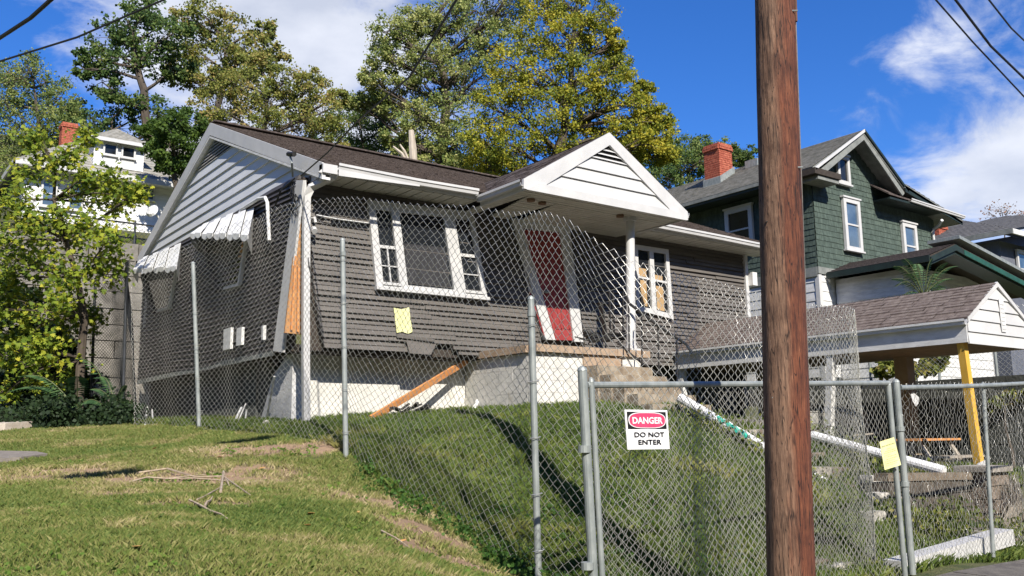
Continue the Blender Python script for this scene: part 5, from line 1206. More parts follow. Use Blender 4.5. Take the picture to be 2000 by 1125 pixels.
# gable rakes
for (xe, ze) in ((21.55, 9.0), (26.4, 9.1)):
    MB().poly([(xe, 14.40, ze), (GRX, 14.40, GRZ+.02), (GRX, 14.40, GRZ-.07), (xe, 14.40, ze-.09)], (0, .04, 0)).build('rake_board', WHITE if xe < 24 else GTRIM, gh)
    MB().poly([(xe+(.15 if xe < 24 else -.15), 14.46, ze-.12), (GRX, 14.46, GRZ-.10), (GRX, 14.46, GRZ-.30), (xe+(.3 if xe < 24 else -.3), 14.46, ze-.22)], (0, .05, 0)).build('verge_board', GREYT, gh)
    MB().poly([(xe, 14.46, ze-.1), (GRX, 14.46, GRZ-.08), (GRX, 15.0, GRZ-.08), (xe, 15.0, ze-.1)], (0, 0, .03)).build('rake_soffit', GTRIM, gh)
# boxed returns
MB().box((21.5, 14.40, 8.82), (22.75, 15.0, 8.99)).build('cornice_return', DARKW, gh); MB().box((21.7, 14.45, 8.70), (22.7, 15.0, 8.815)).build('cornice_return', GREYT, gh)
MB().box((21.52, 15, 8.82), (22.2, 24.5, 8.95)).build('eave_soffit', GTRIM, gh)
MB().box((21.48, 15.0, 8.90), (21.56, 24.5, 9.0)).build('gutter', GREYT, gh)
dsl = [P(1840, 430, Y=14.5), P(1834, 440, Y=14.7), P(1824, 447, Y=14.9), P(1822, 455, Y=14.93), P(1827, 493, Y=14.93)]
MB().tube(dsl, .05, 6).build('downspout', WHITE, gh)
chimney(gh, 22.9, 18.9, 23.55, 19.55, 9.9, 11.25)
MB().poly([(22.85, 18.85, 9.75), (23.6, 18.85, 10.15), (23.6, 18.85, 10.5), (22.85, 18.85, 10.05)], (0, .75, 0)).build('chimney_flashing', STEEL, gh)
MB().box((23.7, 18.0, 10.35), (24.0, 18.5, 10.6)).build('roof_vent', STEEL, gh)
# ------------------------------------------------------------------ annex of the green house
an = thing('white_annex', 'low white sided annex with teal edged gable in front of the green house', 'house', (25, 12.5, 2))
AX0, AX1, AYF = 22.95, 27.6, 12.9
MB().box((AX0+.03, AYF+.03, 1.5), (AX1, 14.9, 5.9)).build('annex_core', WHITED, an)
boards(an, (AX0, 14.95), (AX0, AYF), 1.8, 6.0, .27, WHITED, (-1, 0, 0)); boards(an, (AX0, AYF), (AX1, AYF), 1.8, 6.1, .27, WHITED, (0, -1, 0))
MB().box((AX1-.12, AYF-.04, 1.8), (AX1+.02, AYF, 5.9)).build('corner_board', WHITE, an)
plane_roof(an, [(22.55, 15.0, 6.16), (22.55, 11.9, 6.16), (23.9, 11.9, 6.62), (23.9, 15.0, 6.62)], ROOF, n=6)
plane_roof(an, [(29.0, 11.9, 5.78), (29.0, 15.0, 5.78), (23.9, 15.0, 6.62), (23.9, 11.9, 6.62)], ROOF, n=12)
MB().box((22.50, 11.9, 6.0), (22.56, 15.0, 6.16)).build('fascia_board', GTRIM, an)
MB().poly([(24.3, 11.85, 6.50), (29.0, 11.85, 5.74), (29.0, 11.85, 5.60), (24.3, 11.85, 6.36)], (0, .04, 0)).build('rake_board', TEAL, an)
MB().poly([(22.55, 11.86, 6.12), (23.9, 11.86, 6.6), (24.3, 11.86, 6.50), (24.3, 11.86, 6.36), (23.9, 11.86, 6.44), (22.55, 11.86, 5.98)], (0, .04, 0)).build('rake_board', GTRIM, an)
MB().poly([(22.6, 11.92, 6.0), (23.9, 11.92, 6.45), (29.0, 11.92, 5.62), (29.0, 11.92, 5.56), (23.9, 11.92, 6.35), (22.6, 11.92, 5.92)], (0, .5, 0)).build('rake_soffit', GTRIM, an)
MB().poly([(24.0, 11.8, 6.86), (29.6, 11.8, 5.95), (29.6, 11.8, 5.86), (24.0, 11.8, 6.77)], (0, .9, 0)).build('metal_edge', STEEL, an)
MB().tube([P(1610, 540, X=22.5), P(1620, 545, X=22.6), P(1617, 560, X=22.85), P(1614, 620, X=22.85)], .05, 6).build('downspout', WHITE, an)
# ------------------------------------------------------------------ far right houses
fr_ = thing('grey_roof_house', 'grey hip roofed house with brick chimney at the far right', 'house', (46, 22, 6))
MB().box((40.5, 18.2, 4), (54, 30, 9.9)).build('wall', mat('blue_grey_wall', (.09, .10, .13), .8, (.13, .14, .17), scale=3), fr_)
plane_roof(fr_, [(39.9, 31, 10.2), (39.9, 17.4, 10.2), (45.5, 23, 12.6), (45.5, 26, 12.6)], ROOFG2, n=20)
plane_roof(fr_, [(39.9, 17.4, 10.2), (55, 17.4, 10.2), (50, 23, 12.6), (45.5, 23, 12.6)], ROOFG2, n=20)
MB().box((39.85, 17.3, 9.98), (55, 17.4, 10.2)).build('fascia_board', WHITED, fr_); MB().box((39.8, 17.3, 9.98), (39.88, 31, 10.2)).build('fascia_board', GREYT, fr_)
chimney(fr_, 41.4, 21.3, 42.2, 21.9, 10.3, 11.45)
for y in (19.5, 22): MB().bar((40.45, y, 9.3), (39.95, y, 9.95), .12, .12).build('bracket', WHITED, fr_)
win(fr_, (41.8, 18.15, 8.0), (43.0, 18.15, 9.6), (0, -1, 0))
f2 = thing('far_roof_house', 'second grey roofed house beyond the far right house', 'house', (60, 22, 8))
MB().box((55, 20, 6), (70, 32, 13.0)).build('wall', MATS['blue_grey_wall'], f2)
plane_roof(f2, [(54, 33, 13.2), (54, 19, 13.2), (59, 26, 15.2), (59, 27, 15.2)], ROOFG2, n=14); plane_roof(f2, [(54, 19, 13.2), (72, 19, 13.2), (68, 26, 15.2), (59, 26, 15.2)], ROOFG2, n=14)
MB().box((53.9, 18.9, 12.95), (72, 19, 13.2)).build('fascia_board', WHITED, f2)

# ------------------------------------------------------------------ vegetation
def leafmat(nm, cols, tr=.35): return mat(nm, cols[0], .65, cols[1:], attr='v', trans=tr, spec=.3)
LF_DARK = leafmat('dark_green_leaves', ((.03, .065, .018), (.06, .115, .03), (.12, .18, .04), (.22, .26, .07)))
LF_OLIVE = leafmat('olive_leaves', ((.05, .075, .018), (.14, .175, .035), (.26, .27, .055), (.42, .31, .11)))
LF_YEL = leafmat('yellow_green_leaves', ((.06, .10, .015), (.20, .24, .025), (.40, .37, .035), (.62, .48, .05)))
LF_SIL = leafmat('silvery_green_leaves', ((.05, .09, .025), (.15, .21, .05), (.32, .35, .10), (.52, .50, .20)))
LF_LIME = leafmat('lime_maple_leaves', ((.05, .10, .012), (.13, .20, .02), (.27, .33, .03), (.50, .46, .04)), .4)
LF_SUMAC = leafmat('sumac_leaves', ((.03, .075, .03), (.06, .13, .05), (.12, .20, .07)), .3)
LF_IVY = leafmat('ivy_leaves', ((.008, .02, .008), (.02, .04, .014), (.035, .065, .02)), .2)
def leaves(name, centers, rad, nper, size, m_, parent, spread=(1, 1, .8), seed=0, bias=0.0, shape='diamond', kind=None, flat=.3):
    rg = np.random.default_rng(seed); centers = np.asarray(centers); nc = len(centers); rad = np.broadcast_to(rad, (nc,)); n = nc*nper
    c_ = np.repeat(centers, nper, 0); r = np.repeat(rad, nper)
    off = rg.normal(0, .5, (n, 3))*np.array(spread); p = c_+off*r[:, None]
    d = rg.normal(0, 1, (n, 3)); d[:, 2] = d[:, 2]*.5-.35; d /= np.linalg.norm(d, axis=1, keepdims=True)
    s_ = rg.normal(0, 1, (n, 3)); s_[:, 2] *= flat; s_ = np.cross(d, s_); s_ = np.cross(s_, d)*1.0 if False else s_; s_ /= np.linalg.norm(s_, axis=1, keepdims=True)+1e-9
    L_ = size*rg.uniform(.55, 1.35, n)[:, None]; W_ = L_*rg.uniform(.32, .5, n)[:, None]
    V = np.stack([p, p+d*L_*.45+s_*W_, p+d*L_, p+d*L_*.45-s_*W_], 1).reshape(-1, 3)
    i = np.arange(n)*4; F = np.stack([i, i+1, i+2, i+3], 1)
    cv = np.repeat(rg.uniform(0, 1, nc), nper); v = np.clip(cv*.45+rg.uniform(0, 1, n)*.55+bias, 0, 1)
    return npmesh(name, V, F, 4, m_, parent=parent, attr={'v': v}, kind=kind)
def limb(bb, a, b_, r0, r1, bend=.12, n=5, sides=6):
    a, b_ = Vector(a), Vector(b_); L_ = (b_-a).length; k1 = Vector((random.uniform(-1, 1), random.uniform(-1, 1), random.uniform(-.2, .6)))*L_*bend
    pts = [lerp(a, b_, i/n)+k1*math.sin(math.pi*i/n)+Vector((random.uniform(-1, 1), random.uniform(-1, 1), 0))*L_*.012 for i in range(n+1)]
    bb.tube(pts, [lerp(r0, r1, i/n) for i in range(n+1)], sides, False); return pts
def tree(name, label, base, D, blobs, m_, size, sub_=14, nper=26, trunk_r=.25, bark=BARK, group=None, bias=0, seed=1, depth=1.0, cat='tree', lean=None, subr=.34, fork=.35, bare_f=0, top=None):
    """blobs are (px,py,r_px): clumps of the crown, given their place at distance D"""
    rs_ = random.Random(seed); random.seed(seed)
    t_ = thing(name, label, cat, base, group); bb = MB(); base = Vector(base); cen = []; rad = []
    B3 = []
    for (px, py, r) in blobs:
        R_ = r/FPX*D*1.05; c_ = P(px, py, D=D+rs_.uniform(-1, 1)*R_*1.2*depth); B3.append((c_, R_))
    cm = sum((b_[0] for b_ in B3), Vector())/len(B3); lo_ = min(b_[0].z-b_[1] for b_ in B3); hi_ = top or max(b_[0].z for b_ in B3)
    fk = lerp(base.z, hi_, fork); ftop = Vector((lerp(base.x, cm.x, .9), lerp(base.y, cm.y, .9), lerp(fk, hi_, .75)))
    tp = limb(bb, base-Vector((0, 0, .5)), Vector((lerp(base.x, cm.x, .5), lerp(base.y, cm.y, .5), fk)), trunk_r, trunk_r*.72, .03, 5, 9)
    up_ = limb(bb, tp[-1], ftop, trunk_r*.72, trunk_r*.2, .05, 6, 7)
    for (c_, R_) in B3:
        cand = [p for p in up_+tp[2:] if p.z < c_.z-.3*R_] or [tp[-1]]
        src_ = min(cand, key=lambda p: (p-c_).length+abs((c_.z-p.z)-(p.xy-c_.xy).length*.8)*.6)
        lb = limb(bb, src_, c_, trunk_r*.34, trunk_r*.10, .10, 5, 5)
        for k_ in range(sub_):
            while True:
                o_ = Vector((rs_.uniform(-1, 1), rs_.uniform(-1, 1), rs_.uniform(-1, 1)))
                if o_.length <= 1: break
            o_ = o_.normalized()*(o_.length**.45); q_ = c_+Vector((o_.x, o_.y, o_.z*.9))*R_
            limb(bb, lb[rs_.randint(2, 5)], q_, trunk_r*.08, trunk_r*.02, .12, 3, 3)
            if rs_.random() >= bare_f: cen.append(tuple(q_)); rad.append(R_*subr*rs_.uniform(.6, 1.3))
    bb.build('trunk', bark, t_)
    big = size > .15
    leaves('crown', cen, rad, int(nper*(2.5 if big else 1.2)), size*(.60 if big else 1), m_, t_, seed=seed, bias=bias, kind=None)
    return t_
G1 = 'trees on the hill behind the houses'
def gb(px, D): p = P(px, 850, D=D); return (p.x, p.y, h1(p.x, p.y))
tree('locust_tree', 'tall dark locust with a bare forked trunk and layered crown, upper left', gb(275, 50), 50, [(250, 40, 48), (300, 60, 52), (215, 75, 40), (180, 110, 30), (240, 110, 45), (310, 120, 45), (345, 60, 40), (200, 160, 30), (345, 130, 30), (280, 20, 35), (165, 135, 18), (225, 180, 24)], LF_DARK, .30, sub_=14, nper=30, trunk_r=.32, seed=11, fork=.55, subr=.36, group=G1)
tree('locust_tree', 'tall green and yellow tree right of the dark locust, upper left', gb(392, 52), 52, [(400, 30, 45), (450, 60, 45), (370, 90, 42), (430, 110, 45), (500, 90, 38), (350, 140, 32), (470, 140, 38), (540, 115, 28), (410, 160, 30), (520, 60, 22), (365, 40, 30)], LF_OLIVE, .28, sub_=15, nper=34, trunk_r=.28, seed=12, bias=.08, subr=.34, group=G1, fork=.5)
tree('broadleaf_tree', 'thin leaved tree with see-through crown at the left edge of the picture', gb(60, 44), 44, [(40, 150, 45), (90, 160, 42), (20, 200, 45), (70, 210, 48), (120, 190, 32), (50, 260, 50), (110, 250, 42), (0, 250, 45), (60, 300, 50), (0, 200, 45), (110, 320, 40), (20, 340, 50), (50, 130, 34), (0, 160, 40), (100, 200, 44), (30, 240, 50), (80, 250, 50), (130, 260, 40), (0, 320, 50), (130, 215, 24), (15, 140, 30), (90, 290, 40), (0, 300, 40)], LF_SIL, .17, sub_=16, nper=24, trunk_r=.22, seed=13, bias=-.12, subr=.34, group=G1, fork=.3)
tree('broadleaf_tree', 'dark low tree behind the brick chimney of the white house', gb(190, 50), 50, [(160, 250, 40), (200, 230, 36), (235, 250, 36), (150, 215, 24), (260, 200, 24), (120, 300, 36), (190, 290, 40), (300, 215, 34), (330, 240, 38)], LF_DARK, .26, sub_=14, nper=26, trunk_r=.2, seed=14, group=G1)
tree('spruce_like_tree', 'bright green layered tree between the white house and the bungalow gable', gb(340, 35.5), 35.5, [(310, 262, 30), (340, 250, 34), (300, 290, 22), (340, 290, 38), (375, 280, 38), (318, 318, 20), (350, 325, 26), (370, 240, 30), (380, 310, 34), (285, 255, 14)], leafmat('bright_green_leaves', ((.03, .065, .012), (.065, .12, .018), (.12, .18, .025))), .20, sub_=16, nper=34, trunk_r=.18, seed=15, group=G1)
tree('vine_covered_tree', 'broad vine covered tree turning brown above the bungalow gable', gb(450, 46), 46, [(430, 160, 40), (480, 170, 45), (420, 210, 45), (470, 220, 48), (530, 200, 48), (580, 200, 45), (520, 250, 45), (580, 250, 45), (630, 220, 40), (640, 265, 40), (560, 160, 35), (610, 165, 32), (500, 120, 25), (655, 190, 22), (400, 250, 36), (430, 260, 36)], LF_OLIVE, .20, sub_=18, nper=40, trunk_r=.3, seed=16, bias=.1, group=G1)
tree('broadleaf_tree', 'slender darker tree left of the broken dead trunk', gb(700, 50), 50, [(690, 210, 30), (720, 230, 30), (700, 260, 34), (740, 270, 32), (670, 280, 30), (725, 195, 18), (655, 240, 34), (690, 300, 40), (640, 300, 34), (720, 260, 40), (750, 290, 36), (700, 330, 40), (670, 225, 36), (700, 240, 44), (730, 225, 34), (610, 290, 40), (760, 240, 22), (720, 300, 36), (680, 310, 30), (760, 300, 26)], LF_DARK, .18, sub_=14, nper=24, trunk_r=.16, seed=17, bias=.08, group=G1)
tree('poplar_tree', 'big silvery green tree, left half of the large crown above the bungalow roof', gb(880, 46), 46, [(760, 60, 36), (800, 40, 36), (745, 110, 30), (720, 150, 26), (790, 100, 38), (830, 60, 40), (870, 30, 45), (930, 20, 48), (990, 25, 45), (850, 110, 48), (910, 90, 52), (970, 90, 50), (780, 160, 36), (830, 170, 46), (890, 160, 52), (760, 205, 28), (820, 230, 42), (880, 220, 46), (850, 280, 42), (780, 275, 34), (860, 325, 38), (920, 330, 38), (740, 190, 30), (700, 200, 24), (900, 280, 44), (820, 290, 30), (1000, -20, 50), (900, -30, 50), (940, 150, 46)], LF_SIL, .20, sub_=20, nper=42, trunk_r=.42, seed=18, bias=.05, group=G1)
tree('walnut_tree', 'big yellowing tree, right half of the large crown above the porch gable', gb(1040, 42), 42, [(1060, 10, 42), (1110, 10, 46), (1160, 30, 44), (1050, 70, 48), (1110, 80, 52), (1170, 90, 46), (1000, 130, 46), (1060, 140, 52), (1130, 150, 52), (1190, 160, 44), (960, 210, 46), (1020, 220, 52), (1090, 220, 54), (1160, 220, 50), (1230, 200, 36), (1260, 180, 24), (950, 280, 44), (1010, 290, 48), (1080, 290, 46), (1150, 280, 46), (1210, 260, 42), (1260, 245, 34), (1200, 80, 24), (1290, 230, 26), (1280, 270, 36), (1240, 290, 36), (1300, 300, 30), (1215, 310, 36), (1100, 320, 44), (1000, 320, 40), (950, 320, 40), (1210, 130, 30)], LF_YEL, .19, sub_=20, nper=44, trunk_r=.40, seed=19, bias=-.02, group=G1)
tree('broadleaf_tree', 'mid green bushy tree behind the porch gable and left of the green house chimney', gb(1280, 62), 62, [(1230, 300, 36), (1270, 290, 40), (1310, 310, 36), (1350, 300, 38), (1390, 305, 34), (1330, 340, 34), (1280, 335, 36), (1370, 285, 24), (1250, 330, 40), (1300, 280, 30), (1340, 325, 40), (1380, 335, 36), (1300, 345, 40), (1460, 300, 20), (1450, 310, 20), (1420, 290, 20), (1440, 305, 18), (1395, 345, 26)], LF_DARK, .22, sub_=18, nper=38, trunk_r=.2, seed=20, bias=.12, group=G1)
tree('broadleaf_tree', 'low green tree line just above the bungalow roof between the gables', gb(830, 56), 56, [(770, 300, 30), (800, 290, 34), (840, 310, 36), (880, 320, 36), (930, 325, 34), (720, 310, 30), (660, 300, 28), (620, 290, 28), (960, 330, 30), (1230, 320, 30), (800, 330, 30)], LF_DARK, .24, sub_=16, nper=32, trunk_r=.2, seed=21, bias=.05, group=G1)
tree('bare_bush', 'thin nearly bare bush with a few rusty leaves above the far right roof', (*P(1950, 430, D=70)[:2], 13.0), 70, [(1930, 415, 16), (1950, 405, 18), (1970, 410, 16), (1990, 415, 16)], leafmat('rusty_leaves', ((.20, .09, .04), (.35, .18, .08))), .14, sub_=18, nper=3, trunk_r=.12, seed=22)
# dead broken trunk
dt = thing('dead_trunk', 'pale broken dead trunk with two snapped limbs rising behind the roof', 'tree trunk', gb(805, 44))
bb = MB(); bb.tube([P(808, 330, D=44), P(806, 290, D=44), P(803, 255, D=44)], [.22, .2, .14], 8); bb.build('trunk', BARKP, dt)
MB().tube([P(800, 325, D=44), P(785, 300, D=44), P(768, 286, D=44)], [.1, .09, .05], 6).build('snapped_limb', BARKP, dt); MB().tube([P(800, 318, D=44), P(790, 295, D=44), P(781, 282, D=44)], [.08, .07, .04], 6).build('snapped_limb', BARKP, dt)
# maple at left : individual pointed leaves
def maple(name, label, base, D, blobs, seed, nper, size, m_=LF_LIME, sub_=12):
    t_ = thing(name, label, 'tree', base); random.seed(seed); rg = np.random.default_rng(seed); bb = MB(); base = Vector(base); cen = []
    tr = [base-Vector((0, 0, .3)), P(158, 700, D=D), P(165, 620, D=D), P(150, 540, D=D), P(128, 470, D=D), P(105, 390, D=D), P(110, 320, D=D)]
    bb.tube(tr, [.10, .085, .075, .06, .05, .035, .02], 8, False)
    for (px, py, r) in blobs:
        c_ = P(px, py, D=D+random.uniform(-1.0, 1.0)); R_ = r/FPX*D; src_ = min([p for p in tr[1:] if p.z < c_.z+.2] or [tr[1]], key=lambda p: (p-c_).length); lb = limb(bb, src_, c_, .03, .010, .1, 5, 5)
        for k_ in range(sub_):
            o_ = Vector((random.gauss(0, .55), random.gauss(0, .55), random.gauss(0, .5))); q_ = c_+o_*R_; limb(bb, lb[random.randint(2, 5)], q_, .008, .003, .1, 2, 3); cen.append(q_)
    bb.build('trunk', BARK, t_)
    n = len(cen)*nper; c_ = np.repeat(np.array([tuple(q_) for q_ in cen]), nper, 0); p = c_+rg.normal(0, .11, (n, 3))
    # five pointed palmate leaf in its own plane
    d = rg.normal(0, 1, (n, 3)); d[:, 2] -= .5; d /= np.linalg.norm(d, axis=1, keepdims=True); up__ = rg.normal(0, .5, (n, 3))+np.array([-.3, -.6, .8]); s_ = np.cross(d, up__); s_ /= np.linalg.norm(s_, axis=1, keepdims=True)+1e-9
    L_ = size*rg.uniform(.55, 1.25, n); prof = [(0, 0), (.05, .30), (.28, .52), (.33, .22), (.62, .42), (.60, .14), (1.0, 0), (.60, -.14), (.62, -.42), (.33, -.22), (.28, -.52), (.05, -.30)]
    V = np.stack([p+d*(L_*a)[:, None]+s_*(L_*b_)[:, None] for (a, b_) in prof], 1).reshape(-1, 3); i = np.arange(n)*12
    F = np.stack([i+k_ for k_ in range(12)], 1); v = np.clip(rg.uniform(0, 1, n)*.7+np.repeat(rg.uniform(0, .35, len(cen)), nper), 0, 1)
    npmesh('crown', V, F, 12, m_, parent=t_, attr={'v': v}); return t_
p = P(155, 800, D=18); maple('maple_tree', 'young maple with bright yellow green leaves in front of the block wall at left', (p.x, p.y, h1(p.x, p.y)), 18,
    [(60, 420, 40), (30, 470, 45), (90, 480, 45), (150, 470, 40), (20, 540, 45), (80, 560, 50), (150, 540, 40), (200, 500, 34), (50, 390, 36), (10, 420, 36), (120, 620, 42), (60, 630, 40), (150, 600, 32), (100, 690, 32), (180, 440, 30), (225, 400, 24), (0, 500, 40), (40, 520, 40), (90, 520, 40), (110, 590, 36), (20, 580, 40), (75, 680, 30), (250, 385, 18), (270, 375, 10), (190, 380, 26), (170, 340, 24), (150, 370, 26), (100, 330, 30), (130, 300, 24), (80, 290, 24), (60, 340, 30), (170, 270, 14), (60, 270, 14), (120, 420, 34), (220, 350, 14), (215, 530, 20), (10, 600, 30), (30, 660, 22), (205, 465, 26), (40, 715, 30), (150, 720, 22), (90, 745, 24), (185, 620, 16), (20, 760, 26)], 31, 17, .105)
p = P(-40, 820, D=20); tree('dark_shrub', 'dark green shrub in shade at the left edge under the maple', (p.x, p.y, h1(p.x, p.y)), 20.5, [(0, 640, 50), (20, 700, 50), (60, 730, 45), (0, 770, 50), (60, 780, 40), (110, 740, 40), (100, 780, 36), (160, 760, 36), (0, 580, 45), (90, 660, 34), (40, 600, 40), (130, 700, 30)], LF_IVY, .12, sub_=22, nper=30, trunk_r=.06, seed=33, bias=.05, cat='shrub')
# low ivy mass
cen = []
for i in range(520):
    px = random.uniform(-10, 262); py = random.uniform(772, 838); 
    if px > 200 and py < 772+(px-200)*.35: continue
    if py < 800+22*math.sin(px*.045)+14*math.sin(px*.13+1): continue
    q_ = P(px, py, D=random.uniform(16.3, 18.3)); 
    if q_.z < h1(q_.x, q_.y): q_.z = h1(q_.x, q_.y)+random.uniform(.02, .2)
    cen.append(tuple(q_))
o = leaves('ivy', cen, .26, 40, .075, LF_IVY, None, seed=41, bias=.0, kind='stuff'); o['label'] = 'dark low ivy covering the ground below the maple'
# sumac fronds
def frond(bb, a, tip, droop, nl, ll, rgs):
    a, tip = Vector(a), Vector(tip); d = tip-a; L_ = d.length; pts = [lerp(a, tip, t_/8)+Vector((0, 0, droop*math.sin(math.pi*t_/8))) for t_ in range(9)]
    side = d.cross(Vector((0, 0, 1))).normalized(); V = []; Fc = []
    for i in range(nl):
        t_ = .12+.88*i/nl; k_ = t_*8; j = min(int(k_), 7); p = lerp(pts[j], pts[j+1], k_-j); l_ = ll*(.55+.6*math.sin(math.pi*min(1, t_*.9+.1)))
        for s_ in (-1, 1):
            e = p+side*s_*l_*.85+d.normalized()*l_*.35+Vector((0, 0, -l_*.35)); w_ = d.normalized()*l_*.10; n0 = len(V); m1 = lerp(p, e, .4)
            V += [p, m1+w_, e, m1-w_]; Fc.append((n0, n0+1, n0+2, n0+3))
    return pts, V, Fc
def sumac(label, base, tips, nl, ll, seed):
    random.seed(seed); t_ = thing('sumac_plant', label, 'plant', base); base = Vector(base)
    for tip in tips:
        a = lerp(base, Vector(tip), .15)+Vector((0, 0, .1)); pts, V, Fc = frond(None, a, tip, (Vector(tip)-a).length*.18, nl, ll, None)
        f = MB(); f.v = [tuple(v_) for v_ in V]; f.f = Fc; me = bpy.data.meshes.new('frond'); me.from_pydata(f.v, [], Fc); me.materials.append(LF_SUMAC)
        at_ = me.attributes.new('v', 'FLOAT', 'FACE'); at_.data.foreach_set('value', [random.uniform(.1, .9) for _ in Fc])
        o = bpy.data.objects.new('frond', me); C.objects.link(o); o.parent = t_; o.matrix_parent_inverse = Matrix.Translation(-base)
        MB().tube([base]+pts, [.02]+[lerp(.012, .004, i/8) for i in range(9)], 4, False).build('stem', mat('green_stem', (.08, .10, .03), .7), t_)
D_ = 16.9; b0 = P(150, 800, D=17)
sumac('sumac plant with long drooping dark fronds growing from the ivy at left', tuple(b0), [P(40, 735, D=D_), P(150, 735, D=D_-.5), P(60, 760, D=D_), P(100, 790, D=D_), P(20, 765, D=D_), P(120, 800, D=D_-.3), P(200, 790, D=D_), P(140, 770, D=D_)], 16, .22, 5)
b0 = P(225, 800, D=17.5); sumac('smaller sumac plant in front of the dark chain link panel', tuple(b0), [P(180, 760, D=17.5), P(245, 752, D=17.5), P(150, 700, D=18), P(260, 790, D=17.5), P(200, 735, D=17.6)], 12, .17, 6)
b0 = P(1805, 585, D=19.5); sumac('tree of heaven sapling with feathery fronds rising behind the shelter roof', tuple(b0), [P(x_, y_, D=D2) for (x_, y_, D2) in ((1745, 520, 19), (1742, 545, 19.4), (1765, 505, 19.2), (1750, 560, 18.8), (1850, 512, 19), (1870, 520, 19.6), (1862, 545, 19.4), (1775, 535, 18.9), (1832, 535, 20), (1860, 570, 19.5), (1790, 515, 19.8), (1760, 582, 19.2), (1820, 505, 19.5), (1845, 560, 19))], 13, .15, 7)
b0 = P(1765, 735, Y=13.5); tree('yard_shrub', 'green shrub in shade behind the shelter posts', (b0.x, b0.y, 1.5), 19, [(1735, 720, 22), (1765, 725, 20), (1800, 720, 16), (1825, 710, 18), (1835, 690, 12)], LF_OLIVE, .12, sub_=14, nper=22, trunk_r=.04, seed=36, cat='shrub')
b0 = P(1965, 790, Y=7); tree('yard_shrub', 'small green weed patch by the shaded right block wall', (b0.x, b0.y, 1.0), 16, [(1960, 780, 18), (1990, 770, 18), (1940, 790, 10)], LF_OLIVE, .08, sub_=10, nper=18, trunk_r=.03, seed=37, cat='shrub')
random.seed(77); ods = 'a short splintered board|a broken brown lath|a grey timber offcut|a dark split board|a pale broken batten|a bent strip of siding|a brown board end|a small dark timber wedge'.split('|')
plc = 'beside the garden steps|below the shorter fallen column|on the grass left of the steps|against the stone pillar|under the picnic table|behind the gate post|at the foot of the porch steps|beside the block wall'.split('|')
for i, (px, py, y_) in enumerate(((1690, 880, 8.2), (1800, 930, 6.9), (1560, 860, 9.0), (1900, 930, 6.6), (1800, 905, 7.6), (1765, 960, 6.2), (1330, 790, 10.6), (1660, 840, 9.2))):
    a = P(px, py, Y=y_); a.z = max(h1(a.x, a.y)+.05, a.z-.1); b_ = a+Vector((random.uniform(-.5, .5), random.uniform(-.4, .4), random.uniform(-.02, .12)))
    o = MB().bar(a, b_, random.uniform(.05, .1), .025).build('broken_board', random.choice([MATS['worn_grey_wood'], DARKW, MATS['rotten_timber'], OSB])); tag(o, ods[i]+' lying '+plc[i], 'board')
cen = []; random.seed(91)
for i in range(260):
    q_ = Vector((random.uniform(10.2, 13.4), random.uniform(5.5, 6.45), 0)) if i < 110 else Vector((random.choice([random.uniform(10.7, 11.2), random.uniform(12.5, 13.4)]), random.uniform(6.9, 9.8), 0))
    q_.z = h1(q_.x, q_.y)+random.uniform(.03, .22); cen.append(tuple(q_))
o = leaves('overgrowth', cen, .22, 26, .06, LF_OLIVE, None, seed=92, bias=-.15, kind='stuff'); o['label'] = 'scrubby overgrowth along the stone wall and beside the steps'
random.seed(3)
# dried vines over the pillar end
dv = MB(); random.seed(3)
for i in range(90):
    a = P(random.uniform(1955, 1990), random.uniform(925, 960), Y=6.3); b_ = P(random.uniform(1950, 2000), random.uniform(1010, 1075), Y=6.1); dv.tube([a, lerp(a, b_, .5)+Vector((random.uniform(-.1, .1), -.08, 0)), b_], .006, 3, False)
o = dv.build('dried_vines', mat('dry_vine', (.22, .19, .15), .95, (.34, .30, .25), scale=30), kind='stuff'); o['label'] = 'grey dried vines hanging beside the stone pillar'
# clover / weeds near the fence foot
cen = []
for i in range(110):
    t_ = random.random(); px = lerp(700, 1090, t_); py = lerp(925, 1130, t_)+random.gauss(18, 30); d = pdir(px, py); q_ = P(px, py, X=4.9+random.gauss(0, .12))
    q_.z = h1(q_.x, q_.y)+random.uniform(.02, .09); cen.append(tuple(q_))
for i in range(120):
    q_ = Vector((random.uniform(4.9, 7.2), random.uniform(5.2, 7.8), 0)); q_.z = h1(q_.x, q_.y)+.05; cen.append(tuple(q_))
o = leaves('clover', cen, .10, 26, .035, LF_LIME if False else leafmat('clover_leaves', ((.02, .06, .012), (.05, .12, .02), (.10, .19, .03))), None, seed=44, kind='stuff'); o['label'] = 'leafy weeds along the foot of the tall fence'
# low broad-leaved weeds scattered through the lawn, and loose soil on the bare spots
cen = []; random.seed(51)
while len(cen) < 420:
    x_, y_ = random.uniform(-1.5, 4.8), 3.8+10*random.random()**1.5
    if float(fnoise(np.array([x_]), np.array([y_]), 3.3, 12)[0]) < .05: continue
    cen.append((x_, y_, h1(x_, y_)+.025))
o = leaves('lawn_weeds', cen, .09, 14, .032, leafmat('weed_leaves', ((.06, .13, .02), (.12, .21, .03), (.20, .28, .05))), None, spread=(1, 1, .12), seed=52, kind='stuff'); o['label'] = 'small broad leaved weeds among the lawn grass'
rg = np.random.default_rng(5); bx = np.array([bare_xy[i] for i in rg.integers(0, len(bare_xy), 3200)]); px_ = bx[:, 0]+rg.normal(0, .75, 3200)*bx[:, 2]*1.3; py_ = bx[:, 1]+rg.normal(0, .75, 3200)*bx[:, 2]; ok = bare(px_, py_) > .15; px_, py_ = px_[ok], py_[ok]
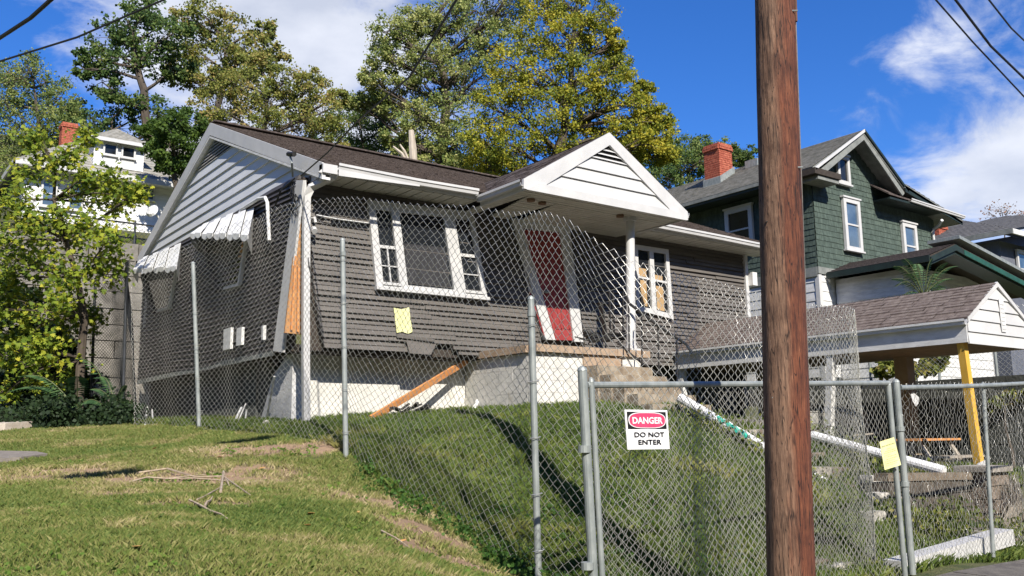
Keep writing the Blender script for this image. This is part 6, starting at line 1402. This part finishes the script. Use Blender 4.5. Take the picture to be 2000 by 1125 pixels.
n = len(px_); pz_ = H(px_, py_); s_ = rg.uniform(.006, .022, n); T = np.array([(1, 0, -.3), (-.5, .87, -.3), (-.5, -.87, -.3), (0, 0, .8)]); V = (np.stack([px_, py_, pz_], 1)[:, None, :]+T[None]*s_[:, None, None]*rg.uniform(.6, 1.3, (n, 4, 3))).reshape(-1, 3); i = np.arange(n)*4
Fc = np.concatenate([np.stack([i, i+1, i+3], 1), np.stack([i+1, i+2, i+3], 1), np.stack([i+2, i, i+3], 1)])
o = npmesh('soil_clods', V, Fc, 3, mat('loose_soil', (.16, .10, .06), .95, (.34, .24, .16), scale=12), kind='stuff'); o['label'] = 'loose soil crumbs on the bare patches of the lawn'
# lawn litter
def twig(a, b_, r, label):
    pa_, pb2 = None, None; pts = []
    for t_ in (0, .25, .5, .75, 1):
        px, py = lerp(a[0], b_[0], t_), lerp(a[1], b_[1], t_); D = 9.3
        for it in range(12):
            q_ = P(px, py, D=D); z = h1(q_.x, q_.y)+.03; d = pdir(px, py); k_ = d.x*math.cos(AZ)+d.y*math.sin(AZ)
            if d.z < -.005: D = .5*D+.5*min(18, (z-CZ)/d.z*k_)
        q_ = P(px, py, D=D); q_.z = h1(q_.x, q_.y)+.035+random.uniform(0, .02); pts.append(q_)
    o = MB().tube(pts, [r, r*.9, r*.8, r*.7, r*.4], 5).build('twig', mat('dry_stick', (.26, .20, .14), .9, (.42, .34, .25), scale=15)); tag(o, label, 'stick', group='sticks lying on the lawn')
random.seed(8)
for (a, b_, r, lb) in (((270, 938), (490, 932), .012, 'longest dry stick lying across the bare patch of the lawn'), ((250, 946), (400, 940), .010, 'dry stick just in front of the longest stick on the lawn'), ((370, 980), (452, 1020), .010, 'pale curved stick lying alone lower on the lawn'), ((385, 978), (440, 950), .008, 'short stick pointing up to the bare patch on the lawn'), ((432, 932), (448, 950), .014, 'thick stub of wood at the end of the stick pile'), ((330, 943), (515, 945), .008, 'thin stick at the right end of the stick pile'), ((745, 1040), (800, 1072), .008, 'thin stick in the bare patch near the fence'), ((400, 990), (415, 975), .012, 'tiny bark piece beside the pale curved stick')):
    twig(a, b_, r, lb)
FL = mat('fallen_leaf', (.45, .22, .06), .8, (.55, .34, .12), scale=30)
lab = 'dry orange leaf lying on the grass'
for i in range(26):
    x_, y_ = random.uniform(-1, 4.6), random.uniform(4.6, 14); 
    if i < 12: x_, y_ = random.uniform(5, 9), random.uniform(5.2, 9)
    q_ = Vector((x_, y_, h1(x_, y_)+.05)); s_ = random.uniform(.025, .045); a = random.uniform(0, 6.28); u_ = Vector((math.cos(a), math.sin(a), random.uniform(-.3, .3)))*s_; v_ = Vector((-math.sin(a), math.cos(a), random.uniform(0, .5)))*s_*.7
    o = MB().poly([q_-u_, q_-u_*.3+v_, q_+u_*.6+v_*.7, q_+u_, q_+u_*.5-v_*.8, q_-u_*.4-v_], (0, 0, .002)).build('fallen_leaf', FL); tag(o, lab, 'leaf', group=lab)
# concrete slab bits at left edge
q_ = [P(-60, 884, D=11.9), P(70, 889, D=11.7), P(92, 897, D=11.3), P(40, 906, D=10.9), P(-60, 912, D=10.5)]; 
for v_ in q_: v_.z = h1(v_.x, v_.y)+.07
o = MB().poly(q_, (0, 0, -.15)).build('stepping_slab', mat('lawn_slab', (.16, .14, .12), .9, (.24, .21, .18), scale=8, bump=.4)); tag(o, 'flat grey slab sunk in the lawn at the left edge', 'slab')
q_ = [P(-60, 812, D=17.5), P(62, 815, D=17.2), P(63, 828, D=16.4), P(10, 836, D=15.8), P(-60, 842, D=15.4)]
for v_ in q_: v_.z = h1(v_.x, v_.y)+.14
o = MB().poly(q_, (0, 0, -.25)).build('pale_slab', mat('pale_slab_stone', (.45, .38, .31), .9, (.56, .50, .43), scale=8, bump=.4)); tag(o, 'pale sunlit slab beside the ivy at the left edge', 'slab')
